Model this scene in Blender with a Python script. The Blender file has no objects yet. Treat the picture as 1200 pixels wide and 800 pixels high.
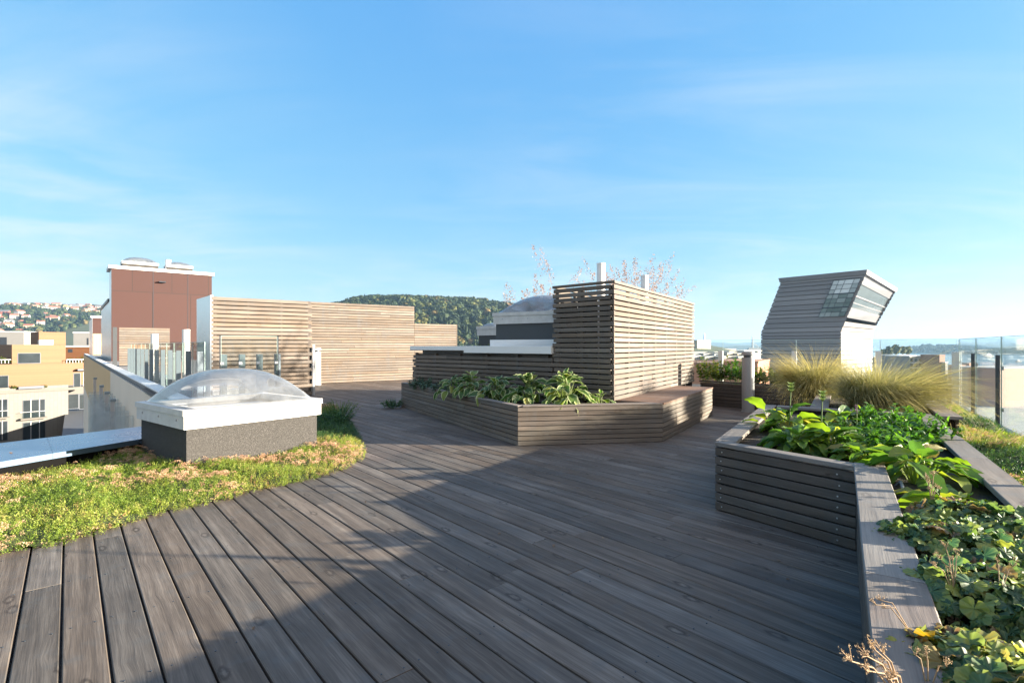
import bpy, math, random
import numpy as np
from mathutils import Vector
R = random.Random(7)
N = np.random.default_rng(11)
C = bpy.context.scene.collection
rad = math.radians
F = 604.0; CAMZ = 1.25; CX = 600.0; HY = 405.0       # measured from the photograph's vanishing points
SUN_EL = 11.5; SUN_AZ = -5.0                         # degrees; azimuth from +X towards +Y

def at(px, py, Y):                                   # a point seen at that pixel, Y metres ahead
    return ((px-CX)/F*Y, Y, CAMZ-(py-HY)/F*Y)
def gr(px, py, z=0.0):                               # a point of the level z seen at that pixel
    Y = F*(CAMZ-z)/(py-HY); return ((px-CX)/F*Y, Y)
def add(p, d, t): return (p[0]+d[0]*t, p[1]+d[1]*t)
def unit(d):
    l = math.hypot(*d); return (d[0]/l, d[1]/l)
def sub(a, b): return (a[0]-b[0], a[1]-b[1])
def dist(a, b): return math.hypot(a[0]-b[0], a[1]-b[1])
DR = unit((.539, .842)); DL = (-DR[1], DR[0])        # the terrace's two main directions
DB = unit((-.652, .758)); DW = (DB[1], -DB[0])       # along the deck boards, across them

# ------------------------------------------------------------------ meshes
class G:
    def __init__(s): s.V = []; s.n = 0; s.P = []
    def add(s, V, Fa, UV=None, rnd=None, mi=0):
        V = np.asarray(V, float).reshape(-1, 3); Fa = np.asarray(Fa, int)
        m, k = Fa.shape
        if UV is None: UV = np.zeros((m, k, 2))
        if rnd is None: rnd = np.full(m, R.random())
        elif np.isscalar(rnd): rnd = np.full(m, float(rnd))
        s.V.append(V); s.P.append((Fa+s.n, np.asarray(UV, float).reshape(m, k, 2), np.asarray(rnd, float), mi)); s.n += len(V)
    def prism(s, sec, o, d, L, ea, eb, rnd=None, mi=0, caps=True):
        ea, eb, d, o = map(lambda v: np.asarray(v, float), (ea, eb, d, o))
        if np.dot(np.cross(ea, eb), d) < 0: sec = sec[::-1]
        k = len(sec); sec = np.asarray(sec, float)
        a = o+sec[:, :1]*ea+sec[:, 1:]*eb; b = a+d*L
        rnd = R.random() if rnd is None else rnd
        u0, v0 = R.random()*40, R.random()*40
        per = np.r_[0, np.cumsum(np.linalg.norm(np.roll(sec, -1, 0)-sec, axis=1))]
        i = np.arange(k); j = (i+1) % k
        fa = np.stack([i, j, j+k, i+k], 1)
        uv = np.zeros((k, 4, 2)); uv[:, 0] = np.stack([np.zeros(k), per[:-1]], 1); uv[:, 1] = np.stack([np.zeros(k), per[1:]], 1)
        uv[:, 2] = np.stack([np.full(k, L), per[1:]], 1); uv[:, 3] = np.stack([np.full(k, L), per[:-1]], 1)
        s.add(np.vstack([a, b]), fa, uv+(u0, v0), rnd, mi)
        if caps:
            s.add(a, [list(range(k-1, -1, -1))], sec[::-1]+(u0, v0), rnd, mi); s.add(b, [list(range(k))], sec+(u0, v0), rnd, mi)
    def box(s, lo, hi, rnd=None, mi=0):
        (x0, y0, z0), (x1, y1, z1) = lo, hi
        s.prism([(0, 0), (y1-y0, 0), (y1-y0, z1-z0), (0, z1-z0)], (x0, y0, z0), (1, 0, 0), x1-x0, (0, 1, 0), (0, 0, 1), rnd, mi)
    def slat(s, p0, p1, z0, z1, th, nrm, c=.003, rnd=None, mi=0):     # front face on the line p0-p1, thickness away from nrm
        d = unit(sub(p1, p0)); h = z1-z0
        sec = [(c, 0), (th-c, 0), (th, c), (th, h-c), (th-c, h), (c, h), (0, h-c), (0, c)]
        s.prism(sec, (p0[0], p0[1], z0), (d[0], d[1], 0), dist(p0, p1), (-nrm[0], -nrm[1], 0), (0, 0, 1), rnd, mi)
    def run(s, p0, p1, z0, z1, th, nrm, piece=3.2, mi=0):             # a slat with butt joints
        L = dist(p0, p1); d = unit(sub(p1, p0)); t = 0.0
        while t < L-.02:
            e = t+piece*R.uniform(.6, 1.25)
            if e > L-.6: e = L
            j = R.uniform(-.002, .002); dz = R.uniform(-.002, .002)
            s.slat(add(add(p0, d, t), nrm, j), add(add(p0, d, e-.003), nrm, R.uniform(-.002, .002)), z0+dz, z1+dz, th, nrm, mi=mi); t = e
    def poly(s, pts, z, rnd=None, mi=0):
        s.add([(p[0], p[1], z) for p in pts], [list(range(len(pts)))], [[(p[0], p[1]) for p in pts]], rnd, mi)
    def ext(s, pts, z0, z1, rnd=None, mi=0):
        s.prism([(p[0], p[1]) for p in pts] if area(pts) > 0 else [(p[0], p[1]) for p in pts[::-1]], (0, 0, z0), (0, 0, 1), z1-z0, (1, 0, 0), (0, 1, 0), rnd, mi)
    def cyl(s, c, r, z0, z1, k=24, r1=None, rnd=None, mi=0):
        r1 = r if r1 is None else r1; a = np.arange(k)*2*math.pi/k
        A = np.stack([c[0]+r*np.cos(a), c[1]+r*np.sin(a), np.full(k, z0)], 1); B = np.stack([c[0]+r1*np.cos(a), c[1]+r1*np.sin(a), np.full(k, z1)], 1)
        i = np.arange(k); j = (i+1) % k
        s.add(np.vstack([A, B]), np.stack([i, j, j+k, i+k], 1), None, rnd, mi)
        s.add(A, [list(range(k-1, -1, -1))], None, rnd, mi); s.add(B, [list(range(k))], None, rnd, mi)
    def tube(s, pts, r, k=6, rnd=None, mi=0):
        pts = [np.asarray(p, float) for p in pts]; rings = []
        rr = r if hasattr(r, '__len__') else [r]*len(pts)
        for q, p in enumerate(pts):
            d = pts[min(q+1, len(pts)-1)]-pts[max(q-1, 0)]; d /= np.linalg.norm(d)+1e-9
            a = np.cross(d, (0, 0, 1) if abs(d[2]) < .9 else (1, 0, 0)); a /= np.linalg.norm(a); b = np.cross(a, d)
            w = np.arange(k)*2*math.pi/k
            rings.append(p+rr[q]*(np.cos(w)[:, None]*a+np.sin(w)[:, None]*b))
        i = np.arange(k); j = (i+1) % k
        fa = np.vstack([np.stack([i, j, j+k, i+k], 1)+q*k for q in range(len(pts)-1)])
        s.add(np.vstack(rings), fa, None, rnd, mi)
    def strips(s, P, W, S, rnd, mi=0):                                # ribbons: P (n,s,3) centre lines, W (n,s) widths, S (n,3) side vectors
        n, q, _ = P.shape; S = S if S.ndim == 3 else S[:, None, :]
        A = P-S*W[..., None]/2; B = P+S*W[..., None]/2
        V = np.stack([A, B], 2).reshape(-1, 3)
        b = (np.arange(n)*q*2)[:, None]+(np.arange(q-1)*2)[None]
        b = b.reshape(-1)
        fa = np.stack([b, b+1, b+3, b+2], 1)
        t = np.tile(np.arange(q-1)/(q-1), n); t2 = t+1/(q-1)
        uv = np.stack([np.stack([t*0, t], 1), np.stack([t*0+1, t], 1), np.stack([t*0+1, t2], 1), np.stack([t*0, t2], 1)], 1)
        s.add(V, fa, uv, np.repeat(rnd, q-1), mi)
    def inst(s, tpl, M, rnd, mi=0):                                   # template (V,F,UV) at each 4x4 of M
        V, Fa, UV = tpl; k = len(M)
        if k == 0: return
        W = np.einsum('kij,nj->kni', M[:, :3, :3], V)+M[:, None, :3, 3]
        fa = (Fa[None]+(np.arange(k)*len(V))[:, None, None]).reshape(-1, Fa.shape[1])
        s.add(W.reshape(-1, 3), fa, np.tile(UV, (k, 1, 1)), np.repeat(rnd, len(Fa)), mi)
    def build(s, name, mats, parent=None, smooth=False, loc=None):
        me = bpy.data.meshes.new(name); V = np.vstack(s.V)
        if loc is not None: V = V-np.asarray(loc)
        me.vertices.add(len(V)); me.vertices.foreach_set('co', V.ravel())
        L = sum(p[0].size for p in s.P); nf = sum(len(p[0]) for p in s.P)
        me.loops.add(L); me.polygons.add(nf)
        me.loops.foreach_set('vertex_index', np.concatenate([p[0].ravel() for p in s.P]))
        tot = np.concatenate([np.full(len(p[0]), p[0].shape[1]) for p in s.P])
        me.polygons.foreach_set('loop_start', np.r_[0, np.cumsum(tot)[:-1]])
        me.polygons.foreach_set('material_index', np.concatenate([np.full(len(p[0]), p[3]) for p in s.P]))
        me.polygons.foreach_set('use_smooth', np.full(nf, smooth))
        uv = me.uv_layers.new(name='UVMap'); uv.data.foreach_set('uv', np.concatenate([p[1].reshape(-1, 2) for p in s.P]).ravel())
        at_ = me.attributes.new('rnd', 'FLOAT', 'FACE'); at_.data.foreach_set('value', np.concatenate([p[2] for p in s.P]))
        me.update(calc_edges=True); me.validate()
        for m in (mats if isinstance(mats, (list, tuple)) else [mats]): me.materials.append(m)
        o = bpy.data.objects.new(name, me); C.objects.link(o)
        if parent is not None: o.parent = parent
        if loc is not None: o.location = loc
        return o

def area(p): return sum(p[i][0]*p[(i+1) % len(p)][1]-p[(i+1) % len(p)][0]*p[i][1] for i in range(len(p)))/2
def tag(o, label=None, cat=None, group=None, kind=None):
    for k, v in (('label', label), ('category', cat), ('group', group), ('kind', kind)):
        if v: o[k] = v
    return o
def empty(name, label, cat, group=None, loc=(0, 0, 0), rz=0):
    o = bpy.data.objects.new(name, None); C.objects.link(o); o.location = loc; o.rotation_euler = (0, 0, rz); o.empty_display_size = .2
    return tag(o, label, cat, group)
def copy_tree(o, parent=None):
    c = o.copy(); C.objects.link(c)
    if parent is not None: c.parent = parent
    for ch in [x for x in KIDS.get(o.name, [])]: copy_tree(ch, c)
    return c
KIDS = {}
def index_kids():
    KIDS.clear()
    for o in C.objects:
        if o.parent: KIDS.setdefault(o.parent.name, []).append(o)
def mats4(pos, az, pitch, roll, sc):                                  # X axis of a leaf -> azimuth az raised by pitch, rolled
    n = len(pos); ca, sa, cp, sp, cr, sr = np.cos(az), np.sin(az), np.cos(pitch), np.sin(pitch), np.cos(roll), np.sin(roll)
    X = np.stack([ca*cp, sa*cp, sp], 1); Y0 = np.stack([-sa, ca, 0*ca], 1); Z0 = np.cross(X, Y0)
    Y = Y0*cr[:, None]+Z0*sr[:, None]; Z = np.cross(X, Y)
    M = np.zeros((n, 4, 4)); sc = np.asarray(sc).reshape(n, -1)
    s3 = sc if sc.shape[1] == 3 else np.repeat(sc, 3, 1)
    M[:, :3, 0] = X*s3[:, :1]; M[:, :3, 1] = Y*s3[:, 1:2]; M[:, :3, 2] = Z*s3[:, 2:3]; M[:, :3, 3] = pos; M[:, 3, 3] = 1
    return M

# ------------------------------------------------------------------ materials
class NT:
    def __init__(s, name):
        m = bpy.data.materials.new(name); m.use_nodes = True; s.m = m; s.t = m.node_tree; s.t.nodes.clear()
        s.out = s.n('ShaderNodeOutputMaterial')
    def n(s, ty, **kw):
        x = s.t.nodes.new(ty)
        for k, v in kw.items():
            if k.startswith('i_'):
                key = k[2:]; key = int(key) if key.isdigit() else key.replace('_', ' ')
                x.inputs[key].default_value = v
            else: setattr(x, k, v)
        return x
    def l(s, a, b): s.t.links.new(a, b)
    def attr(s): return s.n('ShaderNodeAttribute', attribute_name='rnd').outputs['Fac']
    def math(s, op, a, b=None, c=None, clamp=False):
        x = s.n('ShaderNodeMath', operation=op, use_clamp=clamp)
        for i, v in enumerate((a, b, c)):
            if v is None: continue
            if isinstance(v, (int, float)): x.inputs[i].default_value = v
            else: s.l(v, x.inputs[i])
        return x.outputs[0]
    def ramp(s, fac, stops, interp='LINEAR'):
        x = s.n('ShaderNodeValToRGB'); e = x.color_ramp.elements; x.color_ramp.interpolation = interp
        while len(e) < len(stops): e.new(.5)
        for q, (p, c) in enumerate(stops): e[q].position = p; e[q].color = (*c, 1) if len(c) == 3 else c
        s.l(fac, x.inputs[0]); return x.outputs[0]
    def mix(s, fac, a, b, mode='MIX'):
        x = s.n('ShaderNodeMix', data_type='RGBA', blend_type=mode)
        for sock, v in ((x.inputs[0], fac), (x.inputs[6], a), (x.inputs[7], b)):
            if isinstance(v, (int, float)): sock.default_value = v
            elif isinstance(v, tuple): sock.default_value = (*v, 1) if len(v) == 3 else v
            else: s.l(v, sock)
        return x.outputs[2]
    def noise(s, vec, scale=5, detail=4, rough=.55, dist=0):
        x = s.n('ShaderNodeTexNoise', i_Scale=scale, i_Detail=detail, i_Roughness=rough, i_Distortion=dist)
        if vec is not None: s.l(vec, x.inputs['Vector'])
        return x.outputs['Fac']
    def map(s, vec, scale):
        x = s.n('ShaderNodeMapping'); x.inputs['Scale'].default_value = scale; s.l(vec, x.inputs['Vector']); return x.outputs[0]
    def uv(s): return s.n('ShaderNodeUVMap', uv_map='UVMap').outputs[0]
    def obj(s): return s.n('ShaderNodeTexCoord').outputs['Object']
    def geo(s): return s.n('ShaderNodeNewGeometry').outputs['Position']
    def bump(s, h, strength=.3, d=.01):
        x = s.n('ShaderNodeBump', i_Strength=strength, i_Distance=d); s.l(h, x.inputs['Height']); return x.outputs[0]
    def pbr(s, col, rough=.6, metal=0, nrm=None, spec=None, finish=True):
        x = s.n('ShaderNodeBsdfPrincipled')
        for key, v in (('Base Color', col), ('Roughness', rough), ('Metallic', metal)):
            if isinstance(v, (int, float)): x.inputs[key].default_value = v
            elif isinstance(v, tuple): x.inputs[key].default_value = (*v, 1)
            else: s.l(v, x.inputs[key])
        if nrm is not None: s.l(nrm, x.inputs['Normal'])
        if spec is not None: x.inputs['Specular IOR Level'].default_value = spec
        if finish: s.l(x.outputs[0], s.out.inputs[0])
        return x.outputs[0]

def wood(name, dark, mid, light, var=.5, rough=.7, knot=(.06, .04, .03), knot_amt=.8, bump=.35, spec=.4):
    s = NT(name); uv = s.uv(); rn = s.attr()
    vor = s.n('ShaderNodeTexVoronoi', voronoi_dimensions='2D', i_Scale=1.0); kn = s.n('ShaderNodeTexNoise', i_Scale=1.0, i_Detail=3.0, i_Roughness=.6); s.l(s.map(uv, (26, 40, 1)), kn.inputs['Vector'])
    kv = s.n('ShaderNodeVectorMath', operation='MULTIPLY_ADD'); s.l(kn.outputs['Color'], kv.inputs[0]); kv.inputs[1].default_value = (.085, .16, 0); s.l(s.map(uv, (2.1, 5.2, 1)), kv.inputs[2]); s.l(kv.outputs[0], vor.inputs['Vector'])
    d = vor.outputs['Distance']
    pull = s.math('MULTIPLY', s.math('POWER', s.math('SUBTRACT', 1.0, s.math('MULTIPLY', d, 2.6), clamp=True), 2.0), .014)
    sep = s.n('ShaderNodeSeparateXYZ'); s.l(uv, sep.inputs[0])
    cmb = s.n('ShaderNodeCombineXYZ'); s.l(sep.outputs[0], cmb.inputs[0]); s.l(s.math('ADD', sep.outputs[1], pull), cmb.inputs[1])
    g1 = s.noise(s.map(cmb.outputs[0], (1.1, 24, 1)), 1, 6, .62, .08)
    g2 = s.noise(s.map(cmb.outputs[0], (5, 170, 1)), 1, 3, .6)
    g3 = s.noise(s.map(uv, (1.7, 5, 1)), 1, 3, .6)
    g = s.math('ADD', s.math('MULTIPLY', g1, .55), s.math('ADD', s.math('MULTIPLY', g2, .25), s.math('MULTIPLY', g3, .2)))
    col = s.ramp(g, [(.34, dark), (.5, mid), (.66, light)])
    kf = s.math('MULTIPLY', s.math('SUBTRACT', 1.0, s.math('MULTIPLY', s.math('ABSOLUTE', s.math('SUBTRACT', d, .085)), 20.0), clamp=True), knot_amt)
    sc_ = s.n('ShaderNodeSeparateColor'); s.l(vor.outputs['Color'], sc_.inputs[0]); some = s.math('GREATER_THAN', sc_.outputs[0], .58)
    kf = s.math('MULTIPLY', kf, some); col = s.mix(kf, col, knot)
    kc = s.math('MULTIPLY', s.math('MULTIPLY', s.math('SUBTRACT', 1.0, s.math('MULTIPLY', d, s.math('ADD', 8.0, s.math('MULTIPLY', sc_.outputs[1], 12.0))), clamp=True), s.math('SUBTRACT', sc_.outputs[2], .15, clamp=True)), some)
    col = s.mix(kc, col, light)
    v = s.math('ADD', 1-var/2, s.math('MULTIPLY', rn, var))
    cm = s.n('ShaderNodeCombineColor'); [s.l(v, cm.inputs[i]) for i in range(3)]
    col = s.mix(1.0, col, cm.outputs[0], 'MULTIPLY')
    hs = s.n('ShaderNodeHueSaturation'); s.l(col, hs.inputs['Color'])
    s.l(s.math('ADD', .75, s.math('MULTIPLY', s.math('FRACT', s.math('MULTIPLY', rn, 7.31)), .5)), hs.inputs['Saturation'])
    col = hs.outputs[0]
    big = s.noise(s.geo(), 1.3, 4, .6)
    col = s.mix(s.math('MULTIPLY', s.math('SUBTRACT', big, .45, clamp=True), 1.6, clamp=True), col, dark)
    stn = s.noise(s.map(s.geo(), (7, 7, 1.1)), 1.0, 4, .65); col = s.mix(s.math('MULTIPLY', s.math('SUBTRACT', stn, .52, clamp=True), 2.2, clamp=True), col, tuple(sum(mid)/3*x for x in (.98, 1.0, 1.03)))
    h = s.math('ADD', s.math('MULTIPLY', g2, .5), g1)
    s.pbr(col, s.math('ADD', rough-.12, s.math('MULTIPLY', g1, .3)), 0, s.bump(h, bump, .004), spec)
    return s.m

def plain(name, col, rough=.6, metal=0, var=.12, scale=6, bump=0, spec=None):
    s = NT(name); nz = s.noise(s.geo(), scale, 5, .6)
    c = s.mix(nz, tuple(max(0, x*(1-var)) for x in col), tuple(min(1, x*(1+var)) for x in col))
    s.pbr(c, s.math('ADD', rough-.08, s.math('MULTIPLY', nz, .16)), metal, s.bump(nz, bump, .01) if bump else None, spec)
    return s.m

def panels(name, c1, c2, seam, sx, sz, rough=.6, metal=0):            # large sheets with thin seams, in u (along) and v (up)
    s = NT(name); b = s.n('ShaderNodeTexBrick', offset=.5, i_Scale=1.0, i_Mortar_Size=.03, i_Brick_Width=sx, i_Row_Height=sz)
    b.inputs['Color1'].default_value = (*c1, 1); b.inputs['Color2'].default_value = (*c2, 1); b.inputs['Mortar'].default_value = (*seam, 1)
    s.l(s.uv(), b.inputs['Vector']); nz = s.noise(s.geo(), 1.5, 5, .65)
    c = s.mix(s.math('MULTIPLY', nz, .35), b.outputs[0], tuple(x*.75 for x in c1))
    s.pbr(c, rough, metal); return s.m

def leafm(name, stops, trans=.35, rough=.45, margin=None, vein=0, tipcol=None, patch=None, pscale=1.2, spec=.4):
    s = NT(name); rn = s.attr(); col = s.ramp(rn, stops)
    if patch is not None:
        pz = s.noise(s.geo(), pscale, 3, .6); col = s.mix(s.math('MULTIPLY', s.math('SUBTRACT', pz, .5, clamp=True), 4.5, clamp=True), col, patch)
    sep = s.n('ShaderNodeSeparateXYZ'); s.l(s.uv(), sep.inputs[0]); u, v = sep.outputs[0], sep.outputs[1]
    e = s.math('MULTIPLY', s.math('ABSOLUTE', s.math('SUBTRACT', u, .5)), 2.0)
    if margin is not None:
        wob = s.noise(s.geo(), 45, 2, .5)
        col = s.mix(s.math('MULTIPLY', s.math('SUBTRACT', s.math('ADD', e, s.math('MULTIPLY', wob, .35)), .86, clamp=True), 7.0, clamp=True), col, margin)
    if tipcol is not None: col = s.mix(s.math('POWER', v, 2.0), col, tipcol)
    nz = s.noise(s.geo(), 30, 3, .6); col = s.mix(s.math('MULTIPLY', nz, .3), col, tuple(x*.6 for x in stops[0][1]))
    nrm = None
    if vein < 0:
        w = s.math('COSINE', s.math('MULTIPLY', u, -vein*2*math.pi)); nrm = s.bump(s.math('MULTIPLY', w, v), .5, .006)
        col = s.mix(s.math('MULTIPLY', s.math('POWER', s.math('ABSOLUTE', w), 14.0), .30), col, (.20, .26, .10)); col = s.mix(s.math('POWER', v, 5.0), col, s.mix(.35, col, (.22, .26, .10)))
    elif vein:
        w = s.math('SINE', s.math('MULTIPLY', s.math('ADD', e, s.math('MULTIPLY', v, .25)), vein))
        nrm = s.bump(w, .35, .006); col = s.mix(s.math('MULTIPLY', s.math('SUBTRACT', w, .6, clamp=True), .35), col, tuple(min(1, x*1.7) for x in stops[-1][1]))
    a = s.pbr(col, rough, 0, nrm, spec, finish=False)
    t = s.n('ShaderNodeBsdfTranslucent'); s.l(s.mix(.5, col, (.55, .6, .08), 'SCREEN') if False else col, t.inputs[0])
    hs = s.n('ShaderNodeHueSaturation', i_Saturation=1.15, i_Value=1.9); s.l(col, hs.inputs['Color']); s.l(hs.outputs[0], t.inputs[0])
    mx = s.n('ShaderNodeMixShader', i_0=trans); s.l(a, mx.inputs[1]); s.l(t.outputs[0], mx.inputs[2]); s.l(mx.outputs[0], s.out.inputs[0])
    return s.m

def glass(name, tint=(.9, .95, .94), refl=1.0, haze=0.0):
    s = NT(name); tr = s.n('ShaderNodeBsdfTransparent'); tr.inputs[0].default_value = (*tint, 1)
    gl = s.n('ShaderNodeBsdfGlossy', i_Roughness=.02); fr = s.n('ShaderNodeFresnel', i_IOR=1.5)
    mx = s.n('ShaderNodeMixShader'); s.l(s.math('MULTIPLY', fr.outputs[0], refl, clamp=True), mx.inputs[0]); s.l(tr.outputs[0], mx.inputs[1]); s.l(gl.outputs[0], mx.inputs[2])
    sh = mx.outputs[0]
    if haze:
        df = s.n('ShaderNodeBsdfDiffuse'); df.inputs[0].default_value = (.8, .85, .9, 1)
        m2 = s.n('ShaderNodeMixShader'); nz = s.noise(s.geo(), 5, 4, .6); s.l(s.math('MULTIPLY', nz, haze*2), m2.inputs[0]); s.l(sh, m2.inputs[1]); s.l(df.outputs[0], m2.inputs[2]); sh = m2.outputs[0]
    s.l(sh, s.out.inputs[0]); return s.m

M = {}
M['deck'] = wood('deck_wood', (.058, .046, .038), (.130, .105, .089), (.240, .202, .174), .5, .64, (.035, .026, .022), .75, .45, .22)
M['slat'] = wood('slat_wood', (.082, .066, .053), (.140, .113, .092), (.200, .166, .138), .5, .7, (.09, .055, .035), .6, .3)
M['slat_pale'] = wood('pale_slat_wood', (.100, .080, .064), (.164, .133, .107), (.225, .186, .153), .42, .7, (.13, .07, .04), .55, .25)
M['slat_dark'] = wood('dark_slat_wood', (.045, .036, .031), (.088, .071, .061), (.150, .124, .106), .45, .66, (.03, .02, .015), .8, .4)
M['cap'] = wood('cap_wood', (.120, .098, .086), (.190, .160, .142), (.270, .232, .205), .25, .66, (.07, .05, .04), .6, .4)
M['bench'] = wood('bench_wood', (.105, .064, .048), (.180, .115, .086), (.260, .178, .136), .35, .62, (.06, .035, .025), .6, .35)
M['metal'] = plain('galvanised_steel', (.62, .64, .67), .34, .85, .08, 9)
M['zinc'] = plain('zinc_sheet', (.66, .70, .74), .30, .9, .05, 3)
M['white'] = plain('white_sheet', (.74, .74, .73), .5, 0, .05, 3)
M['cream'] = plain('painted_steel', (.70, .70, .68), .45, .1, .04, 4)
M['grey'] = plain('grey_steel', (.36, .37, .39), .42, .5, .08, 5)
M['bluegrey'] = plain('blue_grey_steel', (.17, .215, .25), .4, .2, .08, 5)
M['slate'] = plain('slate_panel', (.040, .047, .054), .55, 0, .1, 4)
M['copingblue'] = plain('coping_sheet', (.20, .29, .42), .28, .9, .05, 3)
M['darksteel'] = plain('dark_steel', (.055, .065, .08), .4, .5, .1, 5)
M['rubber'] = plain('black_rubber', (.02, .02, .022), .6)
M['soil'] = plain('soil', (.035, .024, .017), .95, 0, .6, 45, .8)
M['roofing'] = plain('roofing_felt', (.20, .20, .20), .9, 0, .3, 30, .3)
M['glass'] = glass('railing_glass', (.95, .975, .965), .42)
M['glassedge'] = plain('glass_edge', (.42, .56, .53), .25, 0, .05, 5)
M['dome'] = glass('dome_acrylic', (.95, .97, .99), .9, .09)
M['window'] = plain('window_glass', (.02, .027, .032), .10, 0, .5, .6, 0, .45)
M['pipe'] = plain('white_pipe', (.78, .78, .77), .4, 0, .03, 5)
M['hose'] = plain('grey_hose', (.20, .21, .22), .5)
def felt():
    s = NT('bitumen_felt'); a = s.noise(s.geo(), 130, 2, .7); b = s.noise(s.geo(), 3, 4, .6)
    c = s.ramp(a, [(.3, (.012, .012, .012)), (.52, (.042, .040, .038)), (.72, (.13, .125, .12))]); c = s.mix(s.math('MULTIPLY', b, .45), c, (.035, .034, .033))
    s.pbr(c, .95, 0, s.bump(a, .6, .006)); return s.m
M['felt'] = felt()
M['brown'] = panels('rust_brown_sheet', (.044, .0155, .0125), (.050, .018, .0145), (.018, .009, .008), 2.9, 4.4, .75)
def boards(name, c1, c2, seam, w=.18):                                # upright boarding
    s = NT(name); sep = s.n('ShaderNodeSeparateXYZ'); s.l(s.uv(), sep.inputs[0])
    k = s.math('DIVIDE', sep.outputs[0], w); idx = s.math('FLOOR', k); fr = s.math('FRACT', k)
    wn = s.n('ShaderNodeTexWhiteNoise', noise_dimensions='1D'); s.l(idx, wn.inputs['W'])
    st = s.noise(s.map(s.geo(), (4, 4, .35)), 2.0, 5, .6)
    c = s.mix(wn.outputs[0], c1, c2); c = s.mix(s.math('MULTIPLY', st, .5), c, tuple(x*.72 for x in c1)); c = s.mix(s.math('LESS_THAN', fr, .07), c, seam)
    s.pbr(c, .7); return s.m
M['yellow'] = boards('yellow_boarding', (.168, .084, .036), (.196, .104, .046), (.10, .05, .015))
M['orange'] = boards('orange_boarding', (.17, .066, .022), (.19, .08, .027), (.09, .035, .011))
M['tan'] = boards('tan_boarding', (.62, .40, .19), (.70, .46, .23), (.40, .24, .11), .3)
M['tiles'] = panels('white_tiles', (.122, .114, .100), (.136, .127, .112), (.09, .084, .075), 1.2, .6, .6)
M['paleedge'] = plain('pale_concrete_edge', (.13, .122, .11), .8, 0, .15, .6)
M['whitewall'] = plain('white_render', (.235, .235, .23), .8, 0, .06, .6)

# ------------------------------------------------------------------ camera, light, sky
cam = bpy.data.objects.new('camera', bpy.data.cameras.new('camera')); C.objects.link(cam)
cam.location = (0, 0, CAMZ); cam.rotation_euler = (rad(90), 0, 0)
cam.data.sensor_width = 36; cam.data.lens = 36*F/1200; cam.data.shift_y = (HY-400)/1200.0
cam.data.clip_start = .05; cam.data.clip_end = 60000
S = bpy.context.scene; S.camera = cam
sv = Vector((math.cos(rad(SUN_AZ))*math.cos(rad(SUN_EL)), math.sin(rad(SUN_AZ))*math.cos(rad(SUN_EL)), math.sin(rad(SUN_EL))))
sun = bpy.data.objects.new('sun', bpy.data.lights.new('sun', 'SUN')); C.objects.link(sun)
sun.rotation_euler = sv.to_track_quat('Z', 'Y').to_euler(); sun.location = (30, 0, 20)
sun.data.energy = 5.0; sun.data.angle = rad(.53); sun.data.color = (1, .87, .70)
w = bpy.data.worlds.new('World'); S.world = w; w.use_nodes = True; nt = w.node_tree; nt.nodes.clear()
class WN(NT):
    def __init__(s, t): s.t = t
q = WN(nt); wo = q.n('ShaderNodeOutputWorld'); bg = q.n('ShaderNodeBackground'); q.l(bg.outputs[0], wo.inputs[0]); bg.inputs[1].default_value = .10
sky = q.n('ShaderNodeTexSky', sky_type='NISHITA', sun_disc=False, sun_elevation=rad(SUN_EL), sun_rotation=rad(90-SUN_AZ), altitude=20, air_density=1.0, dust_density=.25, ozone_density=2.6)
hs = q.n('ShaderNodeHueSaturation', i_Saturation=1.12, i_Value=1.0); q.l(sky.outputs[0], hs.inputs['Color'])
sr_ = q.n('ShaderNodeSeparateColor'); q.l(hs.outputs[0], sr_.inputs[0]); cg_ = q.n('ShaderNodeCombineColor')
for i_, (p_, k_) in enumerate(((.72, .515), (.47, .815), (.15, 1.45))): q.l(q.math('MULTIPLY', q.math('POWER', sr_.outputs[i_], p_), k_), cg_.inputs[i_])
gen = q.n('ShaderNodeTexCoord').outputs['Generated']
sep = q.n('ShaderNodeSeparateXYZ'); q.l(gen, sep.inputs[0])
# thin cirrus: direction flattened onto a high sheet
inv = q.math('DIVIDE', 1.0, q.math('ADD', q.math('MAXIMUM', sep.outputs[2], 0.0), .10))
cx = q.n('ShaderNodeCombineXYZ'); q.l(q.math('MULTIPLY', sep.outputs[0], inv), cx.inputs[0]); q.l(q.math('MULTIPLY', sep.outputs[1], inv), cx.inputs[1])
mp = q.n('ShaderNodeMapping'); mp.inputs['Rotation'].default_value = (0, 0, rad(-20)); mp.inputs['Scale'].default_value = (.55, 1.7, 1); mp.inputs['Location'].default_value = (6, 5, 0); q.l(cx.outputs[0], mp.inputs[0])
c1 = q.noise(mp.outputs[0], .9, 8, .62, .9); c2 = q.noise(cx.outputs[0], .35, 3, .5)
cl = q.math('MULTIPLY', q.math('MULTIPLY', q.math('SUBTRACT', c1, .43, clamp=True), 3.0, clamp=True), q.math('MULTIPLY', q.math('SUBTRACT', c2, .40, clamp=True), 4.0, clamp=True), clamp=True)
low = q.noise(q.map(gen, (3.2, 3.2, 16)), 1.6, 6, .55, .4)
band = q.math('MULTIPLY', q.math('SUBTRACT', 1.0, q.math('MULTIPLY', q.math('ABSOLUTE', q.math('SUBTRACT', sep.outputs[2], .09)), 11.0), clamp=True), q.math('MULTIPLY', q.math('SUBTRACT', low, .46, clamp=True), 3.5, clamp=True))
cd_ = q.n('ShaderNodeVectorMath', operation='DOT_PRODUCT'); q.l(gen, cd_.inputs[0]); cd_.inputs[1].default_value = Vector((-.93, 1, .13)).normalized()
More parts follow.
